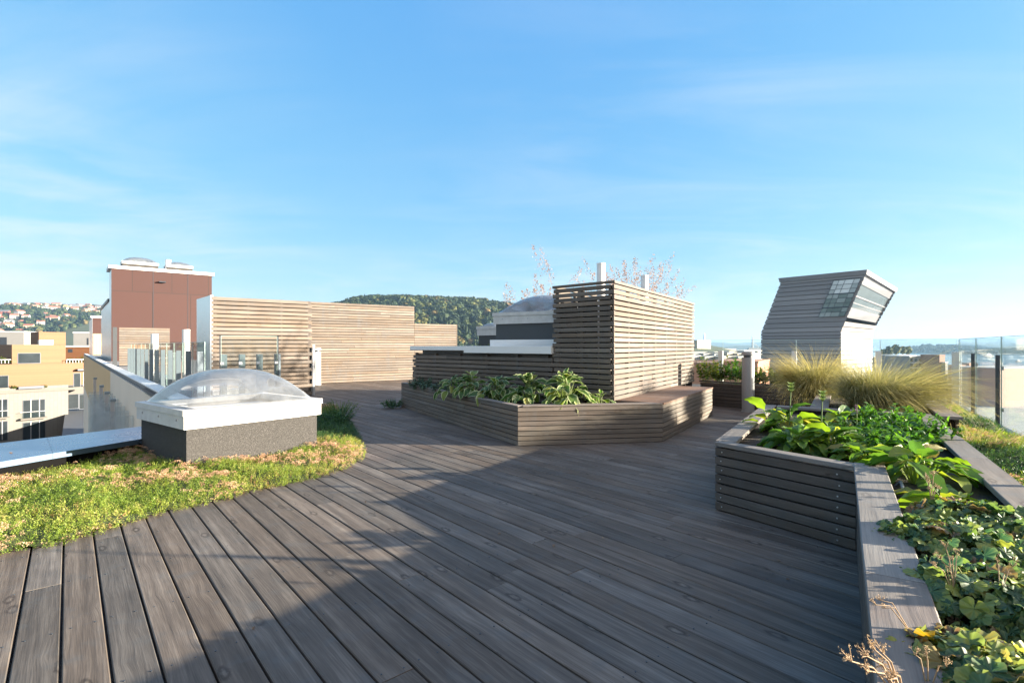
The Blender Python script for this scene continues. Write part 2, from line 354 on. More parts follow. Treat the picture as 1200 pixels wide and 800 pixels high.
bank = q.math('MULTIPLY', q.math('MULTIPLY', q.math('SUBTRACT', cd_.outputs['Value'], .955, clamp=True), 14.0, clamp=True), q.math('MULTIPLY', q.math('SUBTRACT', q.math('ADD', low, q.math('MULTIPLY', c1, .3)), .52, clamp=True), 4.0, clamp=True))
band = q.math('ADD', band, bank)
tot = q.math('MINIMUM', q.math('ADD', q.math('MULTIPLY', cl, .5), q.math('MULTIPLY', band, .45)), .7)
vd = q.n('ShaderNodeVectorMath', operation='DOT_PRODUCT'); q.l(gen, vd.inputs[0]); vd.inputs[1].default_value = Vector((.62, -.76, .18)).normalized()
fill_glow = q.math('MULTIPLY', q.math('POWER', q.math('MULTIPLY', q.math('ADD', vd.outputs['Value'], .05), 1.1, clamp=True), 1.2), .72, clamp=True)  # added warm-white glow in the unseen sky behind camera, lifts and warms shade
q.l(q.mix(fill_glow, q.mix(tot, cg_.outputs[0], (1.80, 1.86, 1.90)), (3.1, 2.6, 2.1)), bg.inputs[0])
vs = S.view_settings; vs.view_transform = 'Standard'; vs.look = 'None'; vs.exposure = 2.5; vs.gamma = 1; vs.use_curve_mapping = False
S.cycles.max_bounces = 8; S.cycles.transparent_max_bounces = 24; S.cycles.use_denoising = True; S.cycles.caustics_reflective = False; S.cycles.caustics_refractive = False

# ------------------------------------------------------------------ terrace base and deck
SEA = -30.0
FEN0 = (6.0, 6.04)                                   # a point of the right glass fence
PAR = (-4.63, 4.66)                                  # a point of the parapet's inner edge
DN, DF = unit((.361, .932)), unit((.513, .858)); PARO = (-5.53, 5.56)   # inner and outer edge of its coping
CORN = (-4.30, 7.61)                                 # inner corner of the roof over the courtyard
WEND = add(CORN, DB, 91)
FCOR = add(FEN0, DR, 3.95); 
roof = [add(PARO, DF, -12), CORN, WEND, add(WEND, DW, 15), (-1.0, 22.5), add(add(FCOR, DL, 11.5), DR, .3), add(FCOR, DR, .3), add(add(FCOR, DR, .3), DR, 0.01)]
roof = roof[:-1]+[add(add(FEN0, DW, .25), DR, 3.9), add(add(FEN0, (-DL[0], -DL[1]), .25), DR, -13)]
g = G(); g.ext(roof, SEA, -.07); tag(g.build('terrace_roof', M['roofing']), kind='structure')

g = G(); k = 0; screws = G(); pitch = .1495; gap = .0095
wv = -6.0
nP = (DR[1], -DR[0])
while wv < 15.5:
    wc = wv+pitch/2
    cf = DW[0]*nP[0]+DW[1]*nP[1]; ct = DB[0]*nP[0]+DB[1]*nP[1]      # n.P = cf*w + ct*t
    nf = FEN0[0]*nP[0]+FEN0[1]*nP[1]-.12; npz = PAR[0]*nP[0]+PAR[1]*nP[1]+.03
    t0 = (nf-cf*wc)/ct
    t1 = (npz-cf*wc)/ct if wc < 1.62 else 18.6
    if wc > 7.5: t1 = min(t1, 18.6-(wc-7.5)*1.2)
    t0 = max(t0, -9.5)
    if t1 > t0+.3:
        t = t0-R.uniform(0, 2.5)
        while t < t1:
            e = t+R.choice([3.6, 4.2, 4.8, 3.9])
            a, b = max(t, t0), min(e, t1)-.003
            if b > a+.05:
                wd = pitch-gap; c = .004; h = .028; dz = R.uniform(-.0012, .0012)
                sec = [(0, 0), (wd, 0), (wd, h-c), (wd-c, h), (c, h), (0, h-c)]
                o = add(add((0, 0), DW, wv), DB, a)
                g.prism(sec, (o[0], o[1], -h+dz), (DB[0], DB[1], 0), b-a, (DW[0], DW[1], 0), (0, 0, 1))
            t = e
        j = math.ceil(t0/.6)*.6
        while j < min(t1, 9.5):
            for oo in (.028, pitch-gap-.028):
                p = add(add((0, 0), DW, wv+oo+R.uniform(-.004, .004)), DB, j+R.uniform(-.012, .012))
                if abs(p[0]) < p[1]+.5: screws.cyl(p, .0038, -.004, .0019, 6)
            j += .6
    wv += pitch
deck = g.build('deck', M['deck']); tag(deck, kind='structure')
screws.build('screw_heads', M['darksteel'], deck)

# ------------------------------------------------------------------ slatted carpentry
def slat_wall(gm, p0, p1, z0, n, pitch, hgt, nrm, th=.028, e0=0, e1=0, piece=3.0):
    d = unit(sub(p1, p0))
    for i in range(n):
        a = add(p0, d, e0 if i % 2 else 0); b = add(p1, d, -(e1 if i % 2 else 0))
        gm.run(a, b, z0+i*pitch, z0+i*pitch+hgt, th, nrm, piece)
def posts(gm, p0, p1, z0, z1, nrm, inset=.03, every=.6, w_=.045):
    d = unit(sub(p1, p0)); L = dist(p0, p1); k = max(1, round(L/every))
    for i in range(k+1):
        t = min(max(i*L/k, .06), L-.1)
        gm.slat(add(add(p0, d, t), nrm, -inset), add(add(p0, d, t+w_), nrm, -inset), z0, z1, .045, nrm)
def neg(d): return (-d[0], -d[1])

# centre planter with bench
DLW = unit((-.738, .675))
A_, B_, C_, D_ = (-2.27, 10.56), (.075, 6.42), (1.962, 6.71), (3.60, 9.26)
E_ = (1.40, 7.06); F_ = add(E_, DLW, 4.55)
ZP = .49
pl = empty('slatted_planter', 'low grey-brown slatted planter with bench end, wrapped round the tall slatted box', 'planter', loc=(B_[0], B_[1], 0))
def child(gm, name, m, par, smooth=False):
    return gm.build(name, m, par, smooth, None) if par.location.length == 0 and par.rotation_euler.z == 0 else _child(gm, name, m, par, smooth)
def _child(gm, name, m, par, smooth):
    o = gm.build(name, m, None, smooth); o.data.transform(par_inv(par)); o.parent = par; return o
def par_inv(par):
    from mathutils import Matrix
    return (Matrix.Translation(par.location) @ Matrix.Rotation(par.rotation_euler.z, 4, 'Z')).inverted()
def outward(p0, p1, inside):
    d = unit(sub(p1, p0)); n = (d[1], -d[0]); m = ((p0[0]+p1[0])/2, (p0[1]+p1[1])/2)
    return n if (inside[0]-m[0])*n[0]+(inside[1]-m[1])*n[1] < 0 else neg(n)
mid = (1.0, 8.5)
for p0, p1 in ((A_, B_), (B_, C_), (C_, D_)):
    gm = G(); nr = outward(p0, p1, mid); slat_wall(gm, p0, p1, .006, 8, .0605, .052, nr)
    child(gm, 'slat_panel', M['slat'], pl)
    gm = G(); gm.slat(add(p0, nr, -.032), add(p1, nr, -.032), 0, ZP-.03, .01, nr); posts(gm, p0, p1, 0, ZP-.02, nr, .044); child(gm, 'backing_frame', M['darksteel'], pl)
BE = add(D_, neg(unit(sub(D_, C_))), 0)
BX1 = add(E_, DR, 4.55)
gm = G(); gm.ext([add(A_, (.03, -.02), 1), add(B_, (0, .035), 1), add(C_, (-.06, .03), 1), add(E_, (.05, -.05), 1), F_], .05, .43); child(gm, 'soil', M['soil'], pl)
gm = G(); zt = ZP                                      # rim boards and bench planks
n1 = outward(A_, B_, mid); gm.slat(add(A_, n1, .004), add(B_, n1, .004), zt-.003, zt+.012, .095, n1, .002)
n2 = outward(B_, C_, mid); gm.slat(add(add(B_, n2, .004), (1, 0), .06), add(C_, n2, .004), zt-.003, zt+.012, .16, n2, .002)
child(gm, 'rim', M['cap'], pl)
gm = G(); cd = unit(sub(D_, C_)); Lb = dist(C_, D_); i = 0   # seat: boards across, from the box to the outer edge
while True:
    t = i*.098
    if t > Lb-.05: break
    p = add(add(C_, cd, t+.03), (-cd[1], cd[0]), -.006)
    inn = add(E_, DR, max(.0, (p[0]-E_[0])*DR[0]+(p[1]-E_[1])*DR[1])); 
    if dist(p, inn) > .1:
        d = unit(sub(inn, p)); nn = (-d[1], d[0])
        gm.slat(p, add(inn, d, -.02), zt-.012, zt+.014, .09, nn, .003)
    i += 1
child(gm, 'bench_seat', M['bench'], pl)

# tall slatted box
bx = empty('slatted_box', 'tall hollow box of weathered horizontal slats behind the planter bench', 'screen box', loc=(E_[0], E_[1], 0))
ZB = 2.115; BW = 1.068; pit = .0737
c0, c1_, c2_, c3_ = E_, add(E_, DLW, BW), add(add(E_, DLW, BW), DR, 4.55), add(E_, DR, 4.55)
def boxface(p0, p1, inside, z0, n, e0, e1, name='slat_panel', m='slat', po=True):
    gm = G(); nr = outward(p0, p1, inside); slat_wall(gm, p0, p1, z0, n, pit, .0565, nr, .028, e0, e1, 2.6); child(gm, name, M[m], bx)
    if po:
        gm = G(); posts(gm, p0, p1, .1, z0+n*pit-.03, nr, .03, .62); child(gm, 'post_frame', M['slat_dark'], bx)
inb = add(add(E_, DL, .47), DR, 2)
nS = 22; z0b = ZB-nS*pit-.002
boxface(add(c0, DLW, .002), c1_, inb, z0b, nS, .055, .03)
boxface(c0, c3_, inb, z0b, nS, 0, .03)
boxface(c1_, c2_, inb, z0b, nS, .03, .03)
boxface(c3_, c2_, inb, z0b, nS, .03, .03)
gm = G(); nr = outward(c0, c3_, inb)
for t0, t1 in ((.06, 1.38), (1.40, 2.05), (2.062, 2.9), (2.92, 3.75), (3.765, 4.5)): gm.slat(add(add(c0, nr, -.08), DR, t0), add(add(c0, nr, -.08), DR, t1), .1, R.uniform(1.9, 2.0), .012, nr, .001)
nr = outward(c0, c1_, inb)
for t0, t1 in ((.07, .29), (.325, .66), (.672, .98)): gm.slat(add(add(c0, nr, -.08), DLW, t0), add(add(c0, nr, -.08), DLW, t1), .1, R.uniform(1.86, 1.93), .012, nr, .001)
child(gm, 'backing_sheet', M['rubber'], bx)
gm = G()
for p0, p1 in ((c0, c1_), (c0, c3_), (c1_, c2_), (c3_, c2_)):
    nr = outward(p0, p1, inb); d = unit(sub(p1, p0)); gm.slat(add(add(p0, nr, .006), d, .052 if p0 is c0 and p1 is c1_ else .003), add(add(p1, nr, .006), d, -.003), ZB-.004, ZB+.032, .05, nr, .002)
child(gm, 'top_rail', M['slat'], bx)

# low slatted wall with white coping left of the box
lw = empty('slatted_wall', 'low slatted wall with pale metal coping joining the left end of the tall slatted box', 'wall', loc=(F_[0], F_[1], 0))
nr = outward(c1_, F_, (1, 12)); gm = G(); nlow = int((1.118-z0b)/pit)
slat_wall(gm, add(c1_, DLW, .003), F_, z0b, nlow, pit, .0565, nr, .028, 0, .03, 1.5); child(gm, 'slat_panel', M['slat'], lw)
gm = G(); posts(gm, add(c1_, DLW, .05), F_, .1, 1.11, nr, .03, .7); gm.slat(add(c1_, nr, -.085), add(F_, nr, -.085), .1, 1.1, .02, nr); child(gm, 'post_frame', M['slat_dark'], lw)
gm = G(); st = add(c1_, DLW, 1.95)
gm.slat(add(c1_, nr, .035), add(st, nr, .035), 1.125, 1.245, .3, nr, .004); gm.slat(add(add(st, DLW, .003), nr, .02), add(add(F_, DLW, .05), nr, .02), 1.165, 1.243, .3, nr, .004)
child(gm, 'coping', M['white'], lw)
gm = G(); q0 = add(c1_, nr, -.25); gm.ext([q0, add(F_, nr, -.25), add(add(F_, nr, -.25), DR, 4.6), add(q0, DR, 4.6)], .0, 1.18); child(gm, 'roof_bed', M['roofing'], lw)
# short slatted return at the wall's far end
sr = empty('slatted_bin_store', 'small low slatted box at the far left end of the coped wall', 'screen box', loc=(F_[0], F_[1], 0))
gm = G(); p0, p1 = add(F_, DLW, .28), add(F_, DLW, .01)
p0, p1 = add(p0, DR, .25), add(p1, DR, .25)
nr2 = outward(p0, p1, (0, 14)); slat_wall(gm, p0, p1, .01, 11, pit, .052, nr2); p2 = add(p0, DR, 1.0); slat_wall(gm, p0, p2, .01, 11, pit, .052, outward(p0, p2, (2, 10)), .028, .03); child(gm, 'slat_panel', M['slat_pale'], sr)

# long pale slatted walls on the left
W1a, W1b = (-6.8, 11.67), (-5.04, 13.0)
d1 = unit(sub(W1b, W1a))
w1 = empty('slatted_screen', 'pale slatted screen with polished metal left end, nearest wall behind the front domed skylight', 'wall', loc=(W1a[0], W1a[1], 0))
nw = outward(W1a, W1b, (-8, 20)); gm = G(); slat_wall(gm, W1a, W1b, .02, 24, .0985, .078, nw, .03, 0, .09, 3.4); child(gm, 'slat_panel', M['slat_pale'], w1)
gm = G(); posts(gm, W1a, W1b, .02, 2.37, nw, .032, .8); gm.slat(add(W1a, nw, -.08), add(W1b, nw, -.08), .0, 2.36, .02, nw); child(gm, 'post_frame', M['slat_dark'], w1)
gm = G(); me_ = (-7.82, 12.78); nm = outward(W1a, me_, (-6, 14)); gm.slat(add(W1a, unit(sub(me_, W1a)), .004), me_, .0, 2.40, .03, nm, .002); gm.slat(add(W1a, d1, -.028), add(W1a, d1, -.004), 0, 2.40, .10, nw, .002); child(gm, 'metal_end_panel', M['zinc'], w1)
gm = G(); gm.slat(add(W1b, d1, .01), add(W1b, d1, .07), 0, 1.28, .5, nw, .003); child(gm, 'edge_post', M['grey'], w1)
W2a = (-6.55, 16.77); d2 = unit((.825, .565)); W2s = add(W2a, d2, 3.62); W2b = add(W2a, d2, 5.35)
w2 = empty('slatted_screen', 'long pale slatted wall across the far end of the deck, stepping down to the right', 'wall', loc=(W2a[0], W2a[1], 0))
nw2 = outward(W2a, W2b, (-8, 30)); gm = G()
slat_wall(gm, add(W2a, d2, -1.5), W2s, .02, 30, .0893, .072, nw2, .03, 0, .0, 3.6); slat_wall(gm, add(W2s, d2, .004), W2b, .02, 23, .0893, .072, nw2, .03, 0, .0, 3.6)
child(gm, 'slat_panel', M['slat_pale'], w2)
gm = G(); gm.slat(add(W2a, nw2, -.05), add(W2s, nw2, -.05), 0, 2.66, .05, nw2); gm.slat(add(W2s, nw2, -.05), add(W2b, nw2, -.05), 0, 2.03, .05, nw2); child(gm, 'backing_frame', M['slat_dark'], w2)
gm = G(); gm.slat(add(add(W2b, d2, .005), nw2, .003), add(add(W2b, d2, .03), nw2, .003), 0, 2.06, .10, nw2); child(gm, 'end_board', M['slat_pale'], w2)

# right planter (hostas, alumroot)
K1 = (1.55, 3.93); K2 = (2.09, 3.13); KB = add(K1, DR, 2.95)
NR = neg(DL)                                          # (.842,-.539): to the right, across the terrace
RL = (2.68, 2.72)                                     # a point of the planter's right outer edge
def onR(s): return add(RL, DR, s)
K3 = add(K2, DR, -3.05)
sKB = (KB[0]-RL[0])*DR[0]+(KB[1]-RL[1])*DR[1]
rb = onR(sKB); s3 = (K3[0]-RL[0])*DR[0]+(K3[1]-RL[1])*DR[1]; r3 = onR(s3)
rp = empty('slatted_planter', 'dark slatted planter with grey cap boards full of hostas and alumroot, along the right', 'planter', loc=(K1[0], K1[1], 0))
inside = (3.0, 4.3)
ZC = .52
for p0, p1 in ((KB, K1), (K1, K2), (K2, K3)):
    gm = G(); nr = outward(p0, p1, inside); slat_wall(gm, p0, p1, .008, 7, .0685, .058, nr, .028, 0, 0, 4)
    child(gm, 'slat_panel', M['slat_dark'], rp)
    gm = G(); gm.slat(add(p0, nr, -.035), add(p1, nr, -.035), 0, .47, .012, nr); child(gm, 'backing_sheet', M['rubber'], rp)
gm = G(); gm.slat(rb, r3, .0, .485, .03, outward(rb, r3, inside)); child(gm, 'slat_panel', M['slat_dark'], rp)
gm = G(); gm.slat(KB, rb, .0, .485, .03, outward(KB, rb, inside)); child(gm, 'slat_panel', M['slat_dark'], rp)
nrk = outward(K1, K2, inside); dk = unit(sub(K2, K1))
for i in range(7):
    for t in (.05, dist(K1, K2)-.10):
        p = add(add(K1, dk, t+R.uniform(-.008, .008)), nrk, .0015); z = .008+i*.0685+.03; gm = G()
        gm.prism([(.005*math.cos(a*math.pi/4), .005*math.sin(a*math.pi/4)) for a in range(8)], (p[0], p[1], z), (nrk[0], nrk[1], 0), .0025, (dk[0], dk[1], 0), (0, 0, 1)); child(gm, 'screw_head', M['metal'], rp)
def capboard(p0, p1, inside, wd=.148, zt=ZC, th=.032, over=.012):
    nr = outward(p0, p1, inside); gm = G(); gm.slat(add(p0, nr, over), add(p1, nr, over), zt-th, zt, wd, nr, .004); return gm
dkb = unit(sub(KB, K1))
mid1 = add(K1, dkb, 1.0)
child(capboard(add(K1, dkb, .05), mid1, inside), 'cap_board', M['cap'], rp); child(capboard(add(mid1, dkb, .004), KB, inside), 'cap_board', M['cap'], rp)
nrk1 = outward(K1, K2, inside)
child(capboard(add(K1, dk, .004), add(K2, dk, .02), inside, .10), 'cap_board', M['cap'], rp)
m2 = add(K2, DR, -1.75)
child(capboard(add(K2, DR, .10), m2, inside, .16, ZC+.003), 'cap_board', M['cap'], rp); child(capboard(add(m2, DR, -.004), K3, inside, .16, ZC+.003), 'cap_board', M['cap'], rp)
q = sKB
while q > s3:
    e = max(q-1.32, s3); child(capboard(onR(q), onR(e+.004), inside, .15, ZC), 'cap_board', M['cap'], rp); q = e
child(capboard(add(KB, NR, .15), add(rb, NR, -.15), inside, .14, ZC), 'cap_board', M['cap'], rp)
gm = G(); gm.ext([add(add(KB, NR, .04), DR, -.04), add(add(K1, NR, .05), DR, .06), add(add(K2, NR, .05), DR, .04), add(K3, NR, .05), add(r3, NR, -.04), add(add(rb, NR, -.04), DR, -.04)], .02, .445)
child(gm, 'soil', M['soil'], rp)

# planter with the tall grasses behind it
P2a = add(KB, NR, .50); P2 = [add(P2a, DR, .02), add(P2a, DR, 2.6), add(add(rb, NR, .25), DR, 2.6), add(add(rb, NR, .25), DR, .02)]
gp = empty('slatted_planter', 'slatted planter holding the two tall grass tussocks', 'planter', loc=(P2[0][0], P2[0][1], 0))
ins2 = ((P2[0][0]+P2[2][0])/2, (P2[0][1]+P2[2][1])/2)
for a, b in ((0, 1), (1, 2), (2, 3)):
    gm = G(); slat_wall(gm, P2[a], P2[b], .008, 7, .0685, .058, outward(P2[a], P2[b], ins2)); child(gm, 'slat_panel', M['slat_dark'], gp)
    child(capboard(add(P2[a], unit(sub(P2[b], P2[a])), .003), add(P2[b], unit(sub(P2[a], P2[b])), -.145), ins2, .19, ZC-.004), 'cap_board', M['cap'], gp)
gm = G(); gm.ext([add(p, unit(sub(ins2, p)), .05) for p in P2], .02, .45); child(gm, 'soil', M['soil'], gp)

# dark planter at the back
Q1 = (4.00, 10.95); QD = unit((.62, -.745)); Q2 = add(Q1, QD, 3.2); QI = (-QD[1], QD[0])
bp = empty('slatted_planter', 'shaded near-black slatted planter with leafy plants behind the grey bollard', 'planter', loc=(Q1[0], Q1[1], 0))
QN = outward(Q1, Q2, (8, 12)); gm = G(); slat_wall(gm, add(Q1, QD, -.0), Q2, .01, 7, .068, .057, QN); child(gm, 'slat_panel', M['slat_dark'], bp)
gm = G(); gm.slat(add(Q1, QN, -.04), add(Q2, QN, -.04), 0, .46, .012, QN); child(gm, 'backing_sheet', M['rubber'], bp)
gm = G(); gm.slat(add(add(Q1, QN, .01), QD, -.02), add(Q2, QN, .01), .488, .515, .10, QN); child(gm, 'cap_board', M['slat_dark'], bp)
gm = G(); gm.ext([add(Q1, QN, -.06), add(Q2, QN, -.06), add(Q2, QN, -.75), add(Q1, QN, -.75)], .02, .45); child(gm, 'soil', M['soil'], bp)

# ------------------------------------------------------------------ skylights
def dome_mesh(gm, o, u, v, lu, lv, z, rise, n=26, mi=0):
    a = np.linspace(-1, 1, n); U, V_ = np.meshgrid(a, a, indexing='ij')
    f = np.clip((1-np.abs(U)**2.4)*(1-np.abs(V_)**2.4), 0, 1)**.62
    X = o[0]+u[0]*U*lu/2+v[0]*V_*lv/2; Y = o[1]+u[1]*U*lu/2+v[1]*V_*lv/2
    idx = np.arange(n*n).reshape(n, n); fa = np.stack([idx[:-1, :-1], idx[1:, :-1], idx[1:, 1:], idx[:-1, 1:]], -1).reshape(-1, 4)
    gm.add(np.stack([X, Y, z+rise*f], -1).reshape(-1, 3), fa, None, .5, mi)
def rect(o, u, v, lu, lv): return [add(add(o, u, a*lu/2), v, b*lv/2) for a, b in ((-1, -1), (1, -1), (1, 1), (-1, 1))]
def ring(gm, o, u, v, lu, lv, wd, z0, z1):
    for s_ in (-1, 1):
        c = add(o, v, s_*(lv/2-wd/2)); gm.ext(rect(c, u, v, lu, wd), z0, z1)
        c = add(o, u, s_*(lu/2-wd/2)); gm.ext(rect(c, u, v, wd, lv-2*wd-.002), z0, z1)
def skylight(label, o, u, v, lu, lv, zb, zc, zf, zd, plinth=None, group='domed skylights', bolts=True, curbm='felt'):
    e = empty('domed_skylight', label, 'skylight', group, loc=(o[0], o[1], zb))
    gm = G(); ring(gm, o, u, v, lu-.07, lv-.07, .09, zb, zc); child(gm, 'curb', M[curbm], e)
    gm = G(); ring(gm, o, u, v, lu, lv, .07, zc-.035, zc+(zf-zc)*.62); ring(gm, o, u, v, lu+.025, lv+.025, .16, zc+(zf-zc)*.62+.002, zf); child(gm, 'frame', M['frame'], e)
    gm = G(); gm.poly(rect(o, u, v, lu-.2, lv-.2), zc+.06); child(gm, 'inner_pane', M['innerpane'], e)
    gm = G(); dome_mesh(gm, o, u, v, lu-.12, lv-.12, zf+.004, zd-zf); child(gm, 'dome', M['dome'], e, True)
    if bolts:
        for s_, ax, oth, la, lo in ((-1, u, v, lu, lv), (-1, v, u, lv, lu), (1, u, v, lu, lv), (1, v, u, lv, lu)):
            for t in (-.36, 0, .36):
                p = add(add(o, ax, t*la), oth, s_*(lo/2+.001)); nn = (oth[0]*s_, oth[1]*s_); gm = G()
                gm.prism([(.011*math.cos(a*math.pi/4), .011*math.sin(a*math.pi/4)) for a in range(8)], (p[0], p[1], zc+(zf-zc)*.3), (nn[0], nn[1], 0), .006, (ax[0], ax[1], 0), (0, 0, 1)); child(gm, 'bolt', M['grey'], e)
    if plinth:
        gm = G(); gm.ext(rect(o, u, v, lu+.08, lv+.08), zb, zb+plinth); child(gm, 'flashing', M['white'], e)
    return e
M['frame'] = plain('weathered_white_frame', (.50, .50, .49), .5, 0, .28, 11)
M['innerpane'] = plain('opal_pane', (.78, .78, .77), .6, 0, .1, 4)
SU = unit((.61, .79)); SV = (-SU[1], SU[0])
S1 = (-3.275, 6.02)
skylight('large clear domed skylight on a grey felt curb in the sedum bed', S1, SU, SV, 1.48, 1.33, 0, .462, .617, .985)
S2 = add(add(E_, DL, 1.8), DR, 1.4)
skylight('domed skylight with dark curb behind the white coping beside the tall slatted box', S2, DL, neg(DR), 1.40, 1.40, 1.182, 1.66, 1.82, 2.14, plinth=.17, curbm='slate')
p = at(571, 398, 13.2)
skylight('small low domed skylight half hidden behind the dark curbed skylight', (p[0]+.25, p[1]+.5), DL, neg(DR), .62, 1.0, 1.182, 1.55, 1.75, 1.86, bolts=False, curbm='slate')
skylight('long low clear dome on the roof behind the front skylight, over the courtyard edge', (-7.62, 13.6), DB, DW, 4.2, 1.25, -.07, .17, .25, .73, bolts=False)

# ------------------------------------------------------------------ parapet coping on the left
pc = empty('parapet', 'low parapet with blue-reflecting metal coping between sedum bed and courtyard', 'wall', loc=(PAR[0], PAR[1], 0))
gm = G(); gm.ext([add(add(PAR, DN, -6.5), DL, .06), add(add(PAR, DN, 2.1), DL, .06), add(add(PARO, DF, 2.1), NR, .06), add(add(PARO, DF, -6.5), NR, .06)], -.06, .16); M['shadeblack'] = plain('shade_black', (.006, .006, .006), .95, 0, .1, 6, 0, .05); child(gm, 'upstand', M['shadeblack'], pc)  # upstand coloured near-black, standing in for shade under the coping
gm = G(); k_ = 0
for t0, t1 in ((-6.5, -4.2), (-4.198, -1.9), (-1.898, .4), (.402, 2.15)):
    u0, u1 = (t0, t1); pts = [add(PAR, DN, u0), add(PAR, DN, u1), add(PARO, DF, u1), add(PARO, DF, u0)]; gm.ext(pts, .165, .20); gm.slat(add(PAR, DN, u0), add(PAR, DN, u1), .145, .1645, .004, outward(PAR, add(PAR, DN, 1), PARO), .001)
child(gm, 'coping', M['copingblue'], pc)
RE0 = add(CORN, DB, .2)
rc = empty('roof_edge_coping', 'pale metal coping running away along the wing over the courtyard', 'wall', loc=(RE0[0], RE0[1], 0))
gm = G(); gm.slat(RE0, WEND, .06, .10, .34, neg(DW), .004); child(gm, 'coping', M['white'], rc)
gm = G(); gm.slat(add(RE0, DW, .03), add(WEND, DW, .03), -.06, .058, .26, neg(DW), .004); child(gm, 'upstand', M['roofing'], rc)

# ------------------------------------------------------------------ glass fences
def fence(label, p0, d, ts, nrm, z0, zt, zp, posts_m, rail=True, panes=None, pw=.06, group='glass fences', pdepth=.02, pout=-.02):
    e = empty('glass_fence', label, 'fence', group, loc=(p0[0], p0[1], 0))
    for t in ts:
        gm = G(); p = add(add(p0, d, t-.01), nrm, pout); gm.slat(p, add(p, d, pdepth), z0-.2, zp, pw, nrm, .003); o = child(gm, 'post', M[posts_m], e)
        for z in (z0+.25, zp-.2):
            gm = G(); gm.slat(add(add(p0, d, t-.03), nrm, .016), add(add(p0, d, t+.03), nrm, .016), z, z+.05, .012, nrm, .002); c = gm.build('clamp', M['metal']); c.data.transform(par_inv(e)); c.parent = o
    for a, b in (panes if panes else list(zip(ts[:-1], ts[1:]))):
        gm = G(); pa, pb = add(p0, d, a+.008), add(p0, d, b-.008); gm.slat(pa, pb, z0+.06, zt-.002, .012, nrm, .001)
        gm.slat(pa, pb, zt-.001, zt+.005, .012, nrm, .001, mi=1); gm.slat(add(pa, d, -.005), add(pa, d, -.001), z0+.06, zt+.005, .012, nrm, .001, mi=1); gm.slat(add(pb, d, .001), add(pb, d, .005), z0+.06, zt+.005, .012, nrm, .001, mi=1)
        child(gm, 'pane', [M['glass'], M['glassedge']], e)
    if rail:
        gm = G(); gm.slat(add(add(p0, d, ts[0]-.03), nrm, .03), add(add(p0, d, ts[-1]+.03), nrm, .03), z0-.2, z0+.055, .09, nrm, .004); child(gm, 'base_rail', M['darksteel'], e)
    return e
fence('glass fence with dark slim posts on the right edge above the fjord', FEN0, DR, [-5.65, -4.12, -2.57, -.75, .99, 2.54, 3.95], NR, .12, 1.37, 1.125, 'darksteel', pw=.045)
fence('glass fence with pale posts behind the back planter, in front of the leaning tower', FCOR, DL, [.03, 1.17, 2.6, 4.04, 5.5, 6.95, 8.4], DR, .12, 1.37, 1.14, 'cream', pw=.09, pdepth=.09)
LF = add(add(RE0, DB, 4.55), DW, .62)
fence('glass fence with a row of blue-grey posts along the roof of the left wing', LF, DB, [0, 1.5, 3.0, 4.5, 6.0, 7.5, 9.0, 10.5, 12.0, 13.5, 15.0, 16.5, 18.0], neg(DW), -.05, 1.33, 1.12, 'bluegrey', rail=False, pw=.11, pdepth=.06, pout=.14)
GF = at(325, 405, 10.6); g0 = add((GF[0], GF[1]), d1, -1.02)
fence('short glass fence with slim dark edges standing before the pale slatted screen', g0, d1, [0.02, .34, .66, 1.0], nw, .0, 1.44, 1.08, 'bluegrey', rail=False, panes=[(0, 1.02)], pw=.12, pdepth=.10)
gm = G(); gm.slat(add(g0, d1, 1.024), add(g0, d1, 1.045), 0, 1.445, .03, nw); gm.slat(add(g0, d1, -.022), add(g0, d1, -.004), 0, 1.445, .03, nw)
e = bpy.data.objects['glass_fence.003']; child(gm, 'edge_trim', M['darksteel'], e)

# ------------------------------------------------------------------ bollards, pipes
def bollard(label, c, r=.113, h=1.14):
    e = empty('bollard_lamp', label, 'bollard lamp', 'bollard lamps', loc=(c[0], c[1], 0))
    gm = G(); gm.cyl(c, r*.98, 0, h*.90, 32); gm.cyl(c, r*1.1, .0005, .012, 32); child(gm, 'post', M['cream' if 'white' in label else 'grey2'], e, False)
    gm = G(); gm.cyl(c, r*.72, h*.90, h*.945, 24); child(gm, 'lens', M['darksteel'], e)
    gm = G(); gm.cyl(c, r*1.02, h*.945, h*.99, 32); gm.cyl(c, r*1.02, h*.99, h, 32, r*.95); child(gm, 'head', M['cream' if 'white' in label else 'grey2'], e)
M['grey2'] = plain('grey_paint', (.27, .27, .28), .45, .1, .05, 8)
bollard('grey cylindrical bollard lamp before the dark back planter', (4.49, 9.80))
bollard('white cylindrical bollard lamp at the foot of the far slatted wall', (-6.27, 16.55), .125, 1.17)
def pipe(label, c, z0, z1, r, name='vent_pipe', group='white vent pipes'):
    gm = G(); gm.cyl(c, r, z0, z1, 20); gm.cyl(c, r*1.05, z1+.001, z1+.03, 20); o = gm.build(name, M['pipe'], loc=(c[0], c[1], z0)); tag(o, label, 'pipe', group)
pipe('white vent pipe rising from the near part of the tall slatted box', (1.457, 8.45), 1.2, 2.57, .068)
pipe('white vent pipe rising from the middle of the tall slatted box, farther one', (2.49, 9.69), 1.2, 2.54, .068)
for px, ty, Y, r in ((218, 387, 20, .13), (181, 392, 23, .14)):
    p = at(px, ty, Y); pipe('white roof vent pipe, %s before the brown stair tower' % ('right one' if px > 200 else 'left one'), p[:2], -.07, p[2], r, group='roof vents on the wing')
p = at(203.5, 413, 15.2); gm = G(); gm.slat((p[0]-.11, p[1]), (p[0]+.11, p[1]), -.07, p[2], .12, (0, -1), .01); gm.slat((p[0]-.02, p[1]-.005), (p[0]+.02, p[1]-.005), p[2]-.2, p[2]-.17, .02, (0, -1), .002, mi=1)
